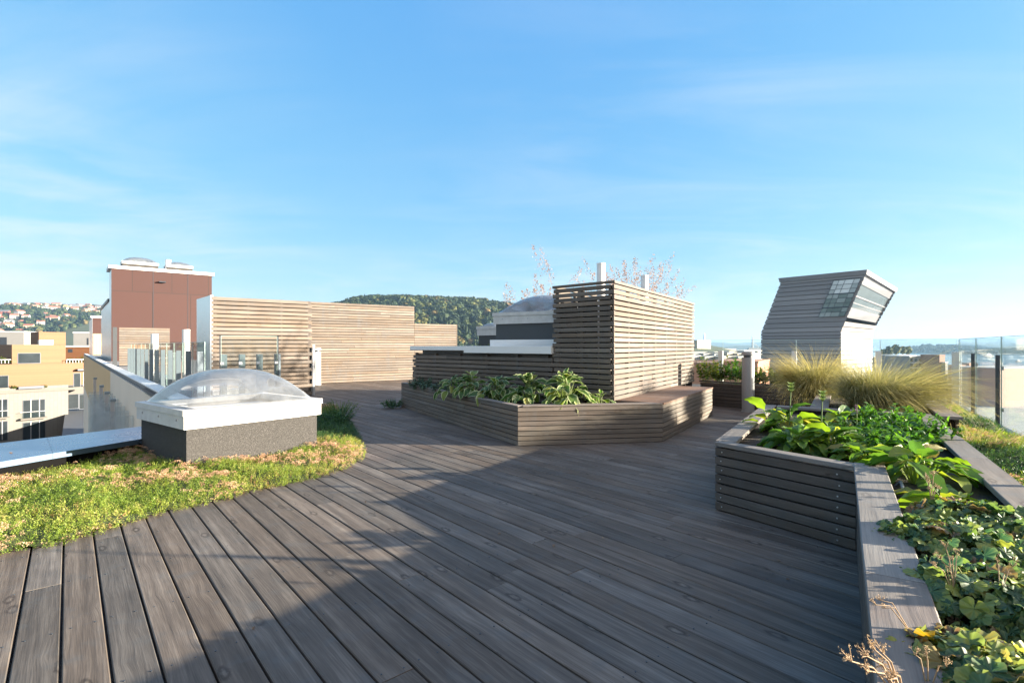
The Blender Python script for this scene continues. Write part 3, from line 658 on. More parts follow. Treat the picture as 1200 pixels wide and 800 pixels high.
tag(gm.build('roof_post', [M['cream'], M['grey']]), 'square white post on the wing roof, nearest of the row of posts', 'post')

# ------------------------------------------------------------------ vegetation
def leaf_tpl(nu, nv, width, fold=.3, droop=.6, ripple=.03, shape=.75, power=.8):
    s = np.linspace(0, 1, nu+1); t = np.linspace(-1, 1, nv+1)
    hw = width/2*np.sin(np.pi*np.clip(s, 0, 1)**shape)**power; hw[0] = width*.04; hw[-1] = .002
    ang = -droop*s**1.3; ds = 1/nu
    cx_ = np.r_[0, np.cumsum(np.cos(ang[:-1])*ds)]; cz = np.r_[0, np.cumsum(np.sin(ang[:-1])*ds)]
    Sg, Tg = np.meshgrid(np.arange(nu+1), t, indexing='ij')
    X = cx_[Sg]; Y = Tg*hw[Sg]; Z = cz[Sg]+fold*np.abs(Tg)*hw[Sg]+ripple*np.sin(s[Sg]*19)*np.abs(Tg)**2
    V = np.stack([X, Y, Z], -1).reshape(-1, 3); idx = np.arange((nu+1)*(nv+1)).reshape(nu+1, nv+1)
    fa = np.stack([idx[:-1, :-1], idx[1:, :-1], idx[1:, 1:], idx[:-1, 1:]], -1).reshape(-1, 4)
    U = np.stack([(Tg+1)/2, s[Sg]], -1).reshape(-1, 2)
    return V, fa, U[fa]
def lobed_tpl(nl=7, k=21, rings=3, ruffle=.10, cup=.16):
    th = np.linspace(-np.pi*.94, np.pi*.94, k)
    rr = (.90+.10*np.abs(np.cos(th*nl/2.0))**.6)*(1-.25*np.exp(-((np.abs(th)-np.pi)/.5)**2))
    V, U = [], []
    for q in range(rings+1):
        f = (q+.02)/(rings+.02) if q else .03
        r = rr*f; z = -cup*f**2*.6+ruffle*f**2*np.sin(th*nl)*.6+.10*np.sin(th*2+1)*f
        V.append(np.stack([r*np.cos(th)+.55, r*np.sin(th), z], 1)); U.append(np.stack([th/(2*np.pi)+.5, np.full(k, f)], 1))
    V = np.vstack(V); U = np.vstack(U); idx = np.arange((rings+1)*k).reshape(rings+1, k)
    fa = np.stack([idx[:-1, :-1], idx[1:, :-1], idx[1:, 1:], idx[:-1, 1:]], -1).reshape(-1, 4)
    return V, fa, U[fa]
T_HOSTA = [leaf_tpl(8, 6, .58, .35, .9, .022), leaf_tpl(8, 6, .50, .45, .5, .03), leaf_tpl(8, 6, .62, .22, 1.3, .025)]
T_LONG = [leaf_tpl(8, 6, .52, .30, .7, .035), leaf_tpl(8, 6, .58, .35, 1.1, .035), leaf_tpl(8, 6, .46, .5, .45, .025)]
T_LOBE = [lobed_tpl(7, 36, 4, .15, .30), lobed_tpl(9, 37, 4, .18, .55), lobed_tpl(7, 36, 4, .22, -.20)]
T_OV = [leaf_tpl(3, 2, .5, .3, .7, 0), leaf_tpl(3, 2, .42, .2, 1.1, 0)]
T_TINY = [leaf_tpl(2, 1, .55, 0, .5, 0, .6)]

M['hosta_edge'] = leafm('variegated_hosta_leaf', [(0, (.030, .085, .022)), (.5, (.045, .115, .026)), (.8, (.085, .165, .030)), (.97, (.20, .25, .04)), (1, (.36, .32, .09))], .30, .38, (.50, .56, .30), 60)
M['hosta'] = leafm('green_hosta_leaf', [(0, (.050, .125, .030)), (.45, (.105, .21, .038)), (.8, (.19, .30, .045)), (.93, (.28, .30, .05)), (1, (.42, .31, .10))], .38, .36, None, 66)
M['alum'] = leafm('alumroot_leaf', [(0, (.026, .066, .036)), (.35, (.048, .108, .048)), (.55, (.130, .195, .050)), (.84, (.33, .35, .08)), (.93, (.22, .11, .05)), (.97, (.10, .05, .045)), (1, (.40, .24, .05))], .30, .48, None, -7)
M['leafy'] = leafm('bright_leaf', [(0, (.045, .115, .025)), (.5, (.085, .185, .030)), (.9, (.16, .26, .04)), (1, (.27, .27, .05))], .4, .45)
M['leafmix'] = leafm('autumn_leaf', [(0, (.050, .090, .022)), (.5, (.13, .18, .035)), (.8, (.26, .25, .05)), (.92, (.30, .12, .05)), (1, (.22, .06, .04))], .4, .5)
M['sedum'] = leafm('sedum_leaf', [(0, (.085, .135, .024)), (.35, (.16, .25, .038)), (.65, (.30, .36, .060)), (.85, (.42, .38, .12)), (1, (.40, .20, .11))], .35, .5, patch=(.16, .22, .04))
M['sedumdark'] = leafm('dark_sedum_leaf', [(0, (.030, .075, .022)), (.6, (.055, .120, .030)), (1, (.11, .16, .04))], .3, .5)
M['sedflower'] = leafm('dry_sedum_flower', [(0, (.34, .19, .12)), (.5, (.54, .33, .21)), (1, (.64, .46, .30))], .25, .8)
M['grass'] = leafm('tussock_blade', [(0, (.055, .085, .022)), (.4, (.135, .165, .042)), (.75, (.27, .26, .075)), (1, (.50, .41, .20))], .38, .5, tipcol=(.44, .37, .19))
M['grassdk'] = leafm('green_tussock_blade', [(0, (.050, .075, .026)), (.5, (.170, .190, .055)), (1, (.46, .40, .15))], .38, .5, tipcol=(.52, .43, .20))
M['plume'] = leafm('dry_plume', [(0, (.22, .125, .095)), (.5, (.33, .21, .155)), (1, (.44, .33, .25))], .3, .8)
M['straw'] = leafm('dry_stem', [(0, (.26, .18, .11)), (.5, (.40, .29, .18)), (1, (.50, .38, .25))], .15, .8)
M['stem'] = leafm('green_stem', [(0, (.10, .16, .05)), (1, (.20, .26, .09))], .2, .5)
M['succ'] = leafm('grey_leaf', [(0, (.06, .11, .075)), (1, (.12, .18, .12))], .15, .5)
M['flowerpink'] = plain('mauve_petal', (.42, .16, .40), .7)
M['deadleaf'] = leafm('dead_leaf', [(0, (.12, .07, .045)), (1, (.34, .22, .13))], .25, .8)

def petioles(gm, base, tips, width, rnd, sag=.12, mi=0):
    n = len(tips); t = np.linspace(0, 1, 5)
    P = base[:, None, :]*(1-t)[None, :, None]+tips[:, None, :]*t[None, :, None]
    P[:, :, 2] += (np.sin(t*np.pi)*sag)[None]*np.linalg.norm(tips-base, axis=1)[:, None]
    d = tips-base; S_ = np.stack([-d[:, 1], d[:, 0], 0*d[:, 0]], 1); S_ /= np.linalg.norm(S_, axis=1, keepdims=True)+1e-6
    gm.strips(P, np.full((n, 5), width), S_, rnd, mi)
def hosta(label, c, z, n, spread, height, ll, mat, tpls, group, bias=(0, 0), rndmax=1.0):
    gm = G(); r = N.uniform(0, 1, n)**.75; az = N.uniform(0, 2*np.pi, n)
    base = np.stack([c[0]+.05*np.cos(az), c[1]+.05*np.sin(az), np.full(n, z)], 1)
    tips = np.stack([c[0]+bias[0]*r+spread*.62*r*np.cos(az), c[1]+bias[1]*r+spread*.62*r*np.sin(az), z+height*(1.0-.72*r**1.6)*N.uniform(.75, 1.1, n)], 1)
    L = ll*N.uniform(.65, 1.12, n)
    pitch = rad(38)-r*rad(68)+N.normal(0, .2, n); A = az+N.normal(0, .35, n); roll = N.normal(0, .28, n)
    rn = N.uniform(0, 1, n)*rndmax
    k = N.integers(0, len(tpls), n)
    for i, t in enumerate(tpls):
        m = k == i; gm.inst(t, mats4(tips[m], A[m], pitch[m], roll[m], L[m]), rn[m])
    petioles(gm, base, tips, .009, np.full(n, .85))
    return tag(gm.build('hosta_plant', mat, None, True, (c[0], c[1], z)), label, 'hosta', group)
def alum(label, c, z, n, Rr, H, leaf, group, dead=.0):
    gm = G(); az = N.uniform(0, 2*np.pi, n); el = np.arcsin(N.uniform(.02, 1, n)); ce, se = np.cos(el), np.sin(el)
    k = N.uniform(.80, 1.05, n)
    pos = np.stack([c[0]+Rr*k*ce*np.cos(az), c[1]+Rr*k*ce*np.sin(az), z+.03+H*k*se], 1)
    pitch = -(np.pi/2-el)*.72+N.normal(0, .28, n); L = leaf*N.uniform(.4, 1.25, n); roll = N.normal(0, .42, n); A = az+N.normal(0, .6, n)
    pos -= np.stack([np.cos(A)*np.cos(pitch), np.sin(A)*np.cos(pitch), np.sin(pitch)], 1)*L[:, None]*.5
    rn = N.uniform(0, .84, n)**1.0; dm = N.uniform(0, 1, n) < .10+dead; rn[dm] = N.uniform(.84, 1, dm.sum())
    kk = N.integers(0, 3, n)
    for i, t in enumerate(T_LOBE):
        m = kk == i; gm.inst(t, mats4(pos[m], A[m], pitch[m], roll[m], L[m]), rn[m])
    base = np.repeat([[c[0], c[1], z]], n, 0)+N.normal(0, .02, (n, 3)); petioles(gm, base, pos, .004, np.full(n, .8), .0)
    return tag(gm.build('alumroot_plant', M['alum'], None, True, (c[0], c[1], z)), label, 'alumroot', group)
def leafy(label, c, z, n, Rr, H, leaf, mat, name='leafy_plant', cat='plant', group=None, stems=18, up=.25, tpl=None, rm=1.0):
    gm = G(); tpl = tpl or T_OV
    sa = N.uniform(0, 2*np.pi, stems); sr = Rr*np.sqrt(N.uniform(0.02, 1, stems)); sh = H*N.uniform(.6, 1.08, stems)*(1-.35*(sr/Rr)**2)
    top = np.stack([c[0]+sr*np.cos(sa), c[1]+sr*np.sin(sa), z+sh], 1); bot = np.stack([c[0]+.35*sr*np.cos(sa), c[1]+.35*sr*np.sin(sa), np.full(stems, z)], 1)
    petioles(gm, bot, top, .005, np.full(stems, .3), .02)
    i = N.integers(0, stems, n); f = N.uniform(.22, 1, n)**.8
    pos = bot[i]*(1-f)[:, None]+top[i]*f[:, None]; az = N.uniform(0, 2*np.pi, n); pitch = N.normal(up, .45, n)
    L = leaf*N.uniform(.6, 1.2, n)*(1.15-.5*f)
    rn = np.clip(N.uniform(0, 1, n)*.6+.4*f*N.uniform(.3, 1, n), 0, 1)*rm
    kk = N.integers(0, len(tpl), n)
    for q_, t in enumerate(tpl):
        m = kk == q_; gm.inst(t, mats4(pos[m], az[m], pitch[m], N.normal(0, .3, m.sum()), L[m]), rn[m])
    return tag(gm.build(name, mat, None, True, (c[0], c[1], z)), label, cat, group)
def blades(gm, c, z, n, rb, L0, L1, wid, lean, droop, bias=(0, 0), seg=9, rsel=1.0, mi=0):
    az = N.uniform(0, 2*np.pi, n); rr_ = rb*np.sqrt(N.uniform(0, 1, n)); L = N.uniform(L0, L1, n)
    th0 = np.abs(N.normal(0, lean, n))*.55+.9*rr_/rb*lean; dr = droop*N.uniform(.45, 1.35, n)
    t = np.linspace(0, 1, seg); th = th0[:, None]+dr[:, None]*t[None]**1.6
    cl_ = vnoise(np.stack([az*2.2, rr_*9], 1), 1.0, int(abs(c[0])*100) % 97); L = L*(.68+.55*cl_); th = th*(.75+.6*vnoise(np.stack([az*1.7, rr_*7], 1), 1.0, 31))[:, None]
    dx, dz = np.sin(th)*L[:, None]/(seg-1), np.cos(th)*L[:, None]/(seg-1)
    rho = np.concatenate([np.zeros((n, 1)), np.cumsum(dx[:, :-1], 1)], 1); hz = np.concatenate([np.zeros((n, 1)), np.cumsum(dz[:, :-1], 1)], 1)
    A = az+N.normal(0, .5, n)
    x = c[0]+rr_[:, None]*np.cos(az)[:, None]+rho*np.cos(A)[:, None]+bias[0]*(t**2)[None]*L[:, None]
    y = c[1]+rr_[:, None]*np.sin(az)[:, None]+rho*np.sin(A)[:, None]+bias[1]*(t**2)[None]*L[:, None]
    P = np.stack([x, y, z+hz+0*x], -1); W = wid*(1-t**1.5*.85)[None]*N.uniform(.6, 1.2, n)[:, None]
    tw = A+np.pi/2+N.normal(0, .5, n); S_ = np.stack([np.cos(tw), np.sin(tw), N.normal(0, .25, n)], 1)
    gm.strips(P, W, S_, N.uniform(0, 1, n)*rsel, mi)
    return P
def tussock(label, c, z, n, L0, L1, mat, bias, lean=.35, droop=1.5, rb=.16, group='ornamental grass tussocks'):
    gm = G(); blades(gm, c, z, n, rb, L0, L1, .0062, lean, droop, bias)
    blades(gm, c, z, n//7, rb*1.1, L0*.5, L0*.95, .006, lean*1.8, droop*1.3, bias, 7, .3)
    P = blades(gm, c, z, n//12, rb*.8, L1*.8, L1*1.15, .0030, lean*.9, droop*.6, bias, mi=0)
    return tag(gm.build('ornamental_grass', mat, None, True, (c[0], c[1], z)), label, 'grass tussock', group)

def inpoly(pts, P):
    x, y = P[:, 0], P[:, 1]; r = np.zeros(len(P), bool)
    for i in range(len(pts)):
        (x0, y0), (x1, y1) = pts[i], pts[(i+1) % len(pts)]
        c = ((y0 > y) != (y1 > y)) & (x < (x1-x0)*(y-y0)/(y1-y0+1e-12)+x0); r ^= c
    return r
def vnoise(P, f, seed):                               # smooth value noise on the plane
    g_ = np.random.default_rng(seed).uniform(0, 1, (64, 64)); q_ = P*f; i = np.floor(q_).astype(int); t = q_-i; t = t*t*(3-2*t)
    a = lambda dx, dy: g_[(i[:, 0]+dx) % 64, (i[:, 1]+dy) % 64]
    return (a(0, 0)*(1-t[:, 0])+a(1, 0)*t[:, 0])*(1-t[:, 1])+(a(0, 1)*(1-t[:, 0])+a(1, 1)*t[:, 0])*t[:, 1]
def edge_dist(pts, P):
    d = np.full(len(P), 1e9)
    for i in range(len(pts)):
        a = np.array(pts[i]); b = np.array(pts[(i+1) % len(pts)]); ab = b-a
        t = np.clip(((P-a)@ab)/(ab@ab+1e-12), 0, 1); d = np.minimum(d, np.linalg.norm(P-(a+t[:, None]*ab), axis=1))
    return d
def sedum_tuft(nl=15, h=.06, spread=.022, leaf=.014):
    gm = []; r = np.random.default_rng(R.randrange(10**6))
    az = r.uniform(0, 6.28, nl); f = np.linspace(.15, 1, nl); lx = r.normal(0, .25)
    pos = np.stack([lx*f*h+.25*spread*np.cos(az), .25*spread*np.sin(az), f*h], 1)
    Mx = mats4(pos, az, r.normal(.45, .35, nl), r.normal(0, .4, nl), leaf*(1.25-.5*f))
    V, fa, UV = T_TINY[0]
    W = np.einsum('kij,nj->kni', Mx[:, :3, :3], V)+Mx[:, None, :3, 3]
    return W.reshape(-1, 3), (fa[None]+(np.arange(nl)*len(V))[:, None, None]).reshape(-1, fa.shape[1]), np.tile(UV, (nl, 1, 1))
TUFTS = [sedum_tuft(), sedum_tuft(18, .05, .03, .012), sedum_tuft(14, .075, .02, .013)]
def umbel():
    r = np.random.default_rng(R.randrange(10**6)); nl = 26; rr_ = .022*np.sqrt(r.uniform(0, 1, nl)); az = r.uniform(0, 6.28, nl)
    pos = np.stack([rr_*np.cos(az), rr_*np.sin(az), .075-rr_*.5+r.normal(0, .003, nl)], 1)
    Mx = mats4(pos, r.uniform(0, 6.28, nl), r.normal(.3, .6, nl), r.normal(0, .6, nl), np.full(nl, .009)); V, fa, UV = T_TINY[0]
    W = np.einsum('kij,nj->kni', Mx[:, :3, :3], V)+Mx[:, None, :3, 3]
    return W.reshape(-1, 3), (fa[None]+(np.arange(nl)*len(V))[:, None, None]).reshape(-1, fa.shape[1]), np.tile(UV, (nl, 1, 1))
UMB = [umbel(), umbel()]
def cover(name, poly, holes, dens, z0, hgt, mats, label=None, fl=.5, seed=3, darkfn=None, scale=(.8, 1.3), near=None):
    xs = [p[0] for p in poly]; ys = [p[1] for p in poly]
    n = int((max(xs)-min(xs))*(max(ys)-min(ys))*dens)
    P = np.stack([N.uniform(min(xs), max(xs), n), N.uniform(min(ys), max(ys), n)], 1); m = inpoly(poly, P)
    for h in holes: m &= ~inpoly(h, P)
    P = P[m]; n = len(P); e = np.clip(edge_dist(poly, P)/.16, 0, 1)
    hf = hgt*(.25+.75*e)*(.25+1.1*vnoise(P, 3.1, seed)+.5*vnoise(P, 9, seed+1))
    z = z0+np.maximum(hf-.045, 0)
    jit = P+N.normal(0, .012, P.shape)*(e < 1)[:, None]
    gm = G(); az = N.uniform(0, 6.28, n); tilt = N.normal(0, .3, n)
    Mx = mats4(np.c_[jit, z], az, tilt, N.normal(0, .3, n), N.uniform(*scale, n)*(.7+.3*e))
    pat = vnoise(P, 2.2, seed+5)*.65+vnoise(P, 6, seed+6)*.35
    rn = np.clip(.20+.75*pat+N.normal(0, .16, n), 0, 1)
    isd = darkfn(P) if darkfn is not None else np.zeros(n, bool)
    fp = vnoise(P, 2.6, seed+9)*.6+vnoise(P, 8, seed+10)*.4
    isf = (N.uniform(0, 1, n) < np.clip((fp-.52)*4.2, 0, .85)*fl) & ~isd
    k = N.integers(0, 3, n)
    for i in range(3):
        s_ = (k == i) & ~isf & ~isd; gm.inst(TUFTS[i], Mx[s_], rn[s_], 0)
        s_ = (k == i) & isd & ~isf; gm.inst(TUFTS[i], Mx[s_], rn[s_], 2)
    for i in range(2):
        s_ = isf & (k % 2 == i); gm.inst(UMB[i], Mx[s_], N.uniform(0, 1, s_.sum()), 1)
    # the mat the stems grow from
    a = np.linspace(min(xs), max(xs), 90); b = np.linspace(min(ys), max(ys), 90); A, B = np.meshgrid(a, b, indexing='ij'); Q = np.stack([A.ravel(), B.ravel()], 1)
    ed = edge_dist(poly, Q)*np.where(inpoly(poly, Q), 1, -1); hq = hgt*(.25+.75*np.clip(ed/.16, 0, 1))*(.35+1.0*vnoise(Q, 3.1, seed)+.35*vnoise(Q, 9, seed+1))
    zq = np.where(ed > .03, z0+np.maximum(hq-.05, 0)+.012, z0-.2); ii = np.arange(8100).reshape(90, 90)
    fa = np.stack([ii[:-1, :-1], ii[1:, :-1], ii[1:, 1:], ii[:-1, 1:]], -1).reshape(-1, 4); ok = (zq[fa] > z0-.1).all(1)
    gm.add(np.c_[Q, zq], fa[ok], None, .1, 3)
    o = gm.build(name, mats, None, True); tag(o, label, None, None, 'stuff'); return o

bedpx = [(-160, 700), (0, 653), (30, 645), (57, 644), (96, 633), (130, 623), (162, 613), (192, 603), (219, 597), (243, 592), (270, 587), (289, 579), (313, 574), (334, 570), (355, 565), (373, 561), (405, 551), (424, 540), (429, 531), (427, 523), (420, 507), (412, 495), (400, 486), (395, 476)]
bed = [gr(*p) for p in bedpx]
bed += [(-4.6, 10.0), (-4.9, 8.8), add(CORN, NR, .1), add(add(PAR, DN, 2.2), DL, .22), add(PAR, DL, .22), add(add(PAR, DL, .22), DN, -3.2)]
hole = rect(S1, SU, SV, 1.40, 1.25)
sedm = [M['sedum'], M['sedflower'], M['sedumdark'], plain('sedum_mat', (.045, .060, .018), .95, 0, .5, 30, .5)]
M['sedmat'] = sedm[3]
cover('sedum_bed', bed, [hole], 1800, .0, .068, sedm, 'mat of yellow-green sedum with dry pinkish flower heads', .55, 3, lambda P: (P[:, 1] > 6.6) & (P[:, 0] > -3.2) & (vnoise(P, 3, 77) > .2), (.7, 1.3))
nf = add(FEN0, DR, 0)
strip = [add(onR(s3), NR, .02), add(onR(sKB+2.8), NR, .02), add(add(FEN0, DR, 3.7), DL, .08), add(add(FEN0, DR, -6.2), DL, .08)]
g = G(); g.ext(strip, -.05, .16); tag(g.build('planting_strip', M['soil']), kind='structure')
cover('strip_groundcover', strip, [], 1500, .15, .12, sedm, 'low yellow-green ground cover between right planter and glass fence', .25, 21, lambda P: vnoise(P, 1.6, 5) > .55)

# hostas of the centre planter
GH = 'variegated hostas in the centre planter'
soilz = .43
for lab, c, n, sp, h, ll in (
    ('largest cream-edged hosta at the right end of the centre planter', (.72, 6.98), 70, .44, .42, .215),
    ('small cream-edged hosta beside the bench corner, under the tall slatted box', (1.18, 6.90), 16, .24, .17, .16),
    ('cream-edged hosta left of the largest one, leaves hanging over the front corner', (.22, 7.22), 60, .44, .36, .215),
    ('cream-edged hosta in the middle of the row, hanging over the planter edge', (-.22, 7.62), 52, .42, .33, .21),
    ('pale cream-edged hosta left of the middle of the row', (-.62, 8.02), 48, .40, .33, .20),
    ('leftmost of the cream-edged hostas, next to the small grey-green plants', (-.98, 8.42), 36, .34, .29, .18)):
    hosta(lab, c, soilz, n, sp, h, ll, M['hosta_edge'], T_HOSTA, GH, (0.02, -.06))
for lab, c, Rr in (('grey-green mound beside the leftmost hosta in the centre planter', (-1.22, 8.95), .24), ('small grey-green mound in the middle of the planter end', (-1.52, 9.35), .20), ('dark grey-green mound at the far left end of the centre planter', (-1.80, 9.80), .18)):
    leafy(lab, c, soilz, 420, Rr, .24, .07, M['succ'], 'grey_leaved_plant', 'plant', 'grey-green mounds in the centre planter', 30)

# hostas and herbs of the right planter
GR_ = 'green hostas in the right planter'; zs = .445
for lab, px, py, n, sp, h, ll in (
    ('green hosta with one big upright leaf at the planter corner by the bollard', 925, 510, 26, .34, .30, .27),
    ('glossy green hosta along the dark front face of the right planter', 935, 530, 40, .40, .20, .25),
    ('green hosta with a yellowing leaf in the middle of the right planter', 975, 532, 40, .42, .22, .26),
    ('green hosta near the inner corner of the right planter, leaves lying flat', 1012, 545, 26, .34, .16, .22),
    ('lone large-leaved hosta beside the right cap board, in front of the herbs', 1078, 566, 26, .38, .26, .25),
    ('green hosta behind the corner one, at the back cap board', 985, 508, 26, .38, .26, .25),
    ('hosta with yellow-brown lower leaves over bare soil, next to the alumroot', 1112, 600, 9, .34, .10, .28)):
    c = gr(px, py, zs); hosta(lab, c, zs, int(n*1.9), sp*.8, h*.62, ll*.80, M['hosta'], T_LONG, GR_, (.08, .10))
gm = G(); c = gr(905, 505, zs); gm.inst(T_LONG[1], mats4(np.array([[c[0]-.05, c[1]+.05, zs+.20], [c[0]-.10, c[1]-.06, zs+.12], [c[0]-.12, c[1]+.02, zs+.08]]), np.array([2.6, 3.4, 2.9]), np.array([.75, .5, .3]), np.array([.9, .3, .2]), np.array([.22, .20, .18])), np.array([.8, .92, .86]))
petioles(gm, np.array([[c[0], c[1], zs]]*3), np.array([[c[0]-.05, c[1]+.05, zs+.20], [c[0]-.10, c[1]-.06, zs+.12], [c[0]-.12, c[1]+.02, zs+.08]]), .012, np.full(3, .9), .05)
tag(gm.build('hosta_plant', M['hosta'], None, True, (c[0], c[1], zs)), 'three bright backlit hosta leaves standing up at the outer corner cap', 'hosta', GR_)
for lab, px, py, ty in (('hosta seed stalk with a pale round head, left one', 925, 512, 452), ('hosta seed stalk with a green bud, right one', 962, 520, 462)):
    c = gr(px, py, zs); top = at(px+2, ty, c[1]); gm = G(); gm.tube([(c[0], c[1], zs), (c[0]+.005, c[1], (zs+top[2])/2), top], [.006, .005, .004], 6)
    for k_ in range(5): gm.inst(T_OV[0], mats4(np.array([[top[0], top[1], top[2]-.015*k_]]*3), np.array([0, 2.1, 4.2])+k_, np.full(3, .9), np.zeros(3), np.full(3, .055)), np.full(3, .8))
    tag(gm.build('seed_stalk', M['stem'], None, True, (c[0], c[1], zs)), lab, 'seed stalk', 'hosta seed stalks')
GL = 'bright leafy herbs in the right planter'
for lab, px, py, H, Rr in (('bright leafy herb at the back of the right planter, by the big tussock', 1035, 508, .30, .30), ('bright leafy herb against the right cap board', 1075, 522, .30, .28), ('leafy herb with a mauve flower spike, left of the herb patch', 1012, 522, .24, .26), ('low bright herb in front of the herb patch', 1045, 535, .24, .26)):
    c = gr(px, py, zs); leafy(lab, c, zs, 520, Rr, H, .085, M['leafy'], 'leafy_herb', 'herb', GL, 34)
c = gr(1004, 515, zs); gm = G(); pt = [(c[0], c[1], zs+.05+.05*i) for i in range(6)]; gm.tube(pt, .004, 5)
for i in range(40): gm.inst(T_TINY[0], mats4(np.array([[c[0], c[1], zs+.22+.08*R.random()]]), np.array([R.random()*6.28]), np.array([.6]), np.array([0.]), np.array([.018])), np.array([.5]), 1)
tag(gm.build('flower_spike', [M['stem'], M['flowerpink']], None, True, (c[0], c[1], zs)), 'small mauve flower spike among the bright herbs', 'flower')
# alumroot in the near part
GA = 'alumroot clumps in the near part of the right planter'
for lab, px, py, n, Rr, H, lf, dd in (
    ('blue-green alumroot nearest the bare soil, just inside the left cap board', 1112, 655, 190, .25, .20, .050, 0),
    ('alumroot behind the others beside the right cap board', 1150, 628, 170, .27, .18, .050, .1),
    ('alumroot with yellowed leaves at the right edge, farther one', 1212, 640, 170, .28, .18, .050, .06),
    ('blue-green alumroot in the middle of the near planter', 1165, 720, 200, .25, .17, .052, 0),
    ('large-leaved alumroot at the right edge of the picture, middle one', 1250, 745, 180, .25, .17, .055, .05),
    ('browned alumroot with curled dead leaves spilling over the cap board', 1150, 812, 170, .18, .15, .050, .45),
    ('alumroot with orange and green leaves in the near right corner', 1215, 860, 200, .20, .17, .055, .12),
    ('nearest green alumroot at the bottom edge', 1195, 930, 150, .14, .12, .050, .1)):
    c = gr(px, py, zs); alum(lab, c, zs-.02, int(n*2.1), Rr, H*.62, lf*.70, GA, dd)
def drystem(label, base, tips, rb=.0016, head=.010, kk=7):
    gm = G()
    for tp in tips:
        mid_ = tuple(base[i]*.45+tp[i]*.55+(.03 if i == 2 else 0) for i in range(3)); gm.tube([base, mid_, tp], [rb*1.2, rb, rb*.7], 5, rnd=.6)
        for _ in range(kk):
            j = [N.normal(0, head*.7) for _ in range(3)]; e = tuple(tp[i]+j[i]+(.008 if i == 2 else 0) for i in range(3)); gm.tube([tuple(mid_[i]*.25+tp[i]*.75 for i in range(3)), e], rb*.5, 4, rnd=.5)
            nq = 9; P_ = np.array([e]*nq)+N.normal(0, head*.28, (nq, 3)); gm.inst(T_TINY[0], mats4(P_, N.uniform(0, 6.28, nq), N.normal(.3, .8, nq), N.uniform(0, 3, nq), np.full(nq, head*.62)), N.uniform(0, 1, nq))
    return tag(gm.build('dried_flower', M['straw'], None, True, base), label, 'dried flower', 'dried alumroot flower stems')
drystem('dry branching flower stem leaning out over the cap board at the bottom edge', at(1062, 830, 1.10), [at(990, 772, 1.04), at(1010, 765, 1.06), at(1022, 758, 1.08), at(1014, 785, 1.05), at(1030, 778, 1.09), at(1048, 790, 1.08), at(1040, 795, 1.05), at(1030, 745+15, 1.10)], .0018, .0085, 6)
drystem('thin dry flower stem lying across the cap board above the nearest one', at(1068, 742, 1.32), [at(1022, 708, 1.33), at(1028, 702, 1.36), at(1034, 712, 1.34)], .0014, .006, 4)
drystem('dry flower stems standing up among the alumroot, before the dark gap', at(1118, 700, 1.52), [at(1100, 652, 1.5), at(1108, 640, 1.54), at(1116, 655, 1.5), at(1122, 648, 1.55), at(1112, 668, 1.5), at(1095, 663, 1.5)], .0014, .007, 5)
drystem('dry flower stems at the right edge among the alumroot', at(1172, 700, 1.5), [at(1168, 655, 1.5), at(1180, 672, 1.5), at(1190, 662, 1.5), at(1176, 688, 1.45)], .0014, .006, 4)
drystem('short dry stems at the bottom edge beside the browned alumroot', at(1088, 815, 1.12), [at(1071, 765, 1.12), at(1086, 768, 1.12), at(1110, 780, 1.1)], .0015, .0065, 4)
drystem('pale dry flower head over the soil between hosta and alumroot', at(1092, 592, 2.45), [at(1085, 560, 2.45), at(1094, 556, 2.45), at(1088, 570, 2.42), at(1099, 572, 2.45)], .002, .012, 6)
gm = G(); a = gr(1042, 566, .45); b = gr(1062, 588, .45); c_ = gr(1085, 608, .45); gm.tube([(a[0], a[1], .40), (a[0]+.03, a[1]-.05, .47), (b[0], b[1], .475), (c_[0], c_[1], .46), (c_[0]+.1, c_[1]-.3, .45)], .009, 8)
tag(gm.build('drip_hose', M['hose'], None, True), 'grey irrigation hose on bare soil in the right planter', 'hose')

# the two tussocks, and more grass farther along
tc1 = gr(1040, 478, .45); tc1 = (4.62, 6.45)
tussock('large golden grass tussock leaning over the right planter towards the fence', tc1, .45, 7800, .48, .88, M['grass'], (.26, -.06), .5, 1.7, .26)
tussock('green-grey grass tussock behind the golden one, before the leaning tower', (4.72, 8.0), .45, 5200, .52, .86, M['grassdk'], (-.08, -.05), .48, 1.5, .20)
tussock('pale dry grass tussock in the strip beside the right cap board', (4.85, 5.35), .12, 1500, .25, .42, M['grass'], (.10, -.05), .7, 1.6, .34)
# plants of the back planter
GB = 'leafy plants in the dark back planter'
for i, (lab, px, Y, H) in enumerate((('yellow-green leafy plant at the left end of the back planter, by the slatted box', 828, 11.1, .62), ('red-tinged leafy plant second from the left in the back planter', 846, 10.9, .58), ('tall yellow-green leafy plant left of the grey bollard', 862, 10.6, .60), ('leafy plant right behind the grey bollard', 880, 10.4, .42), ('low yellow-green plant right of the grey bollard', 898, 10.15, .46), ('thin reddish plant at the right end of the back planter', 915, 9.95, .38))):
    X = (px-600)/F*Y; leafy(lab, (X, Y), .44, 520, .27, H, .10, M['leafmix'] if i != 2 else M['leafy'], 'leafy_plant', 'plant', GB, 26)
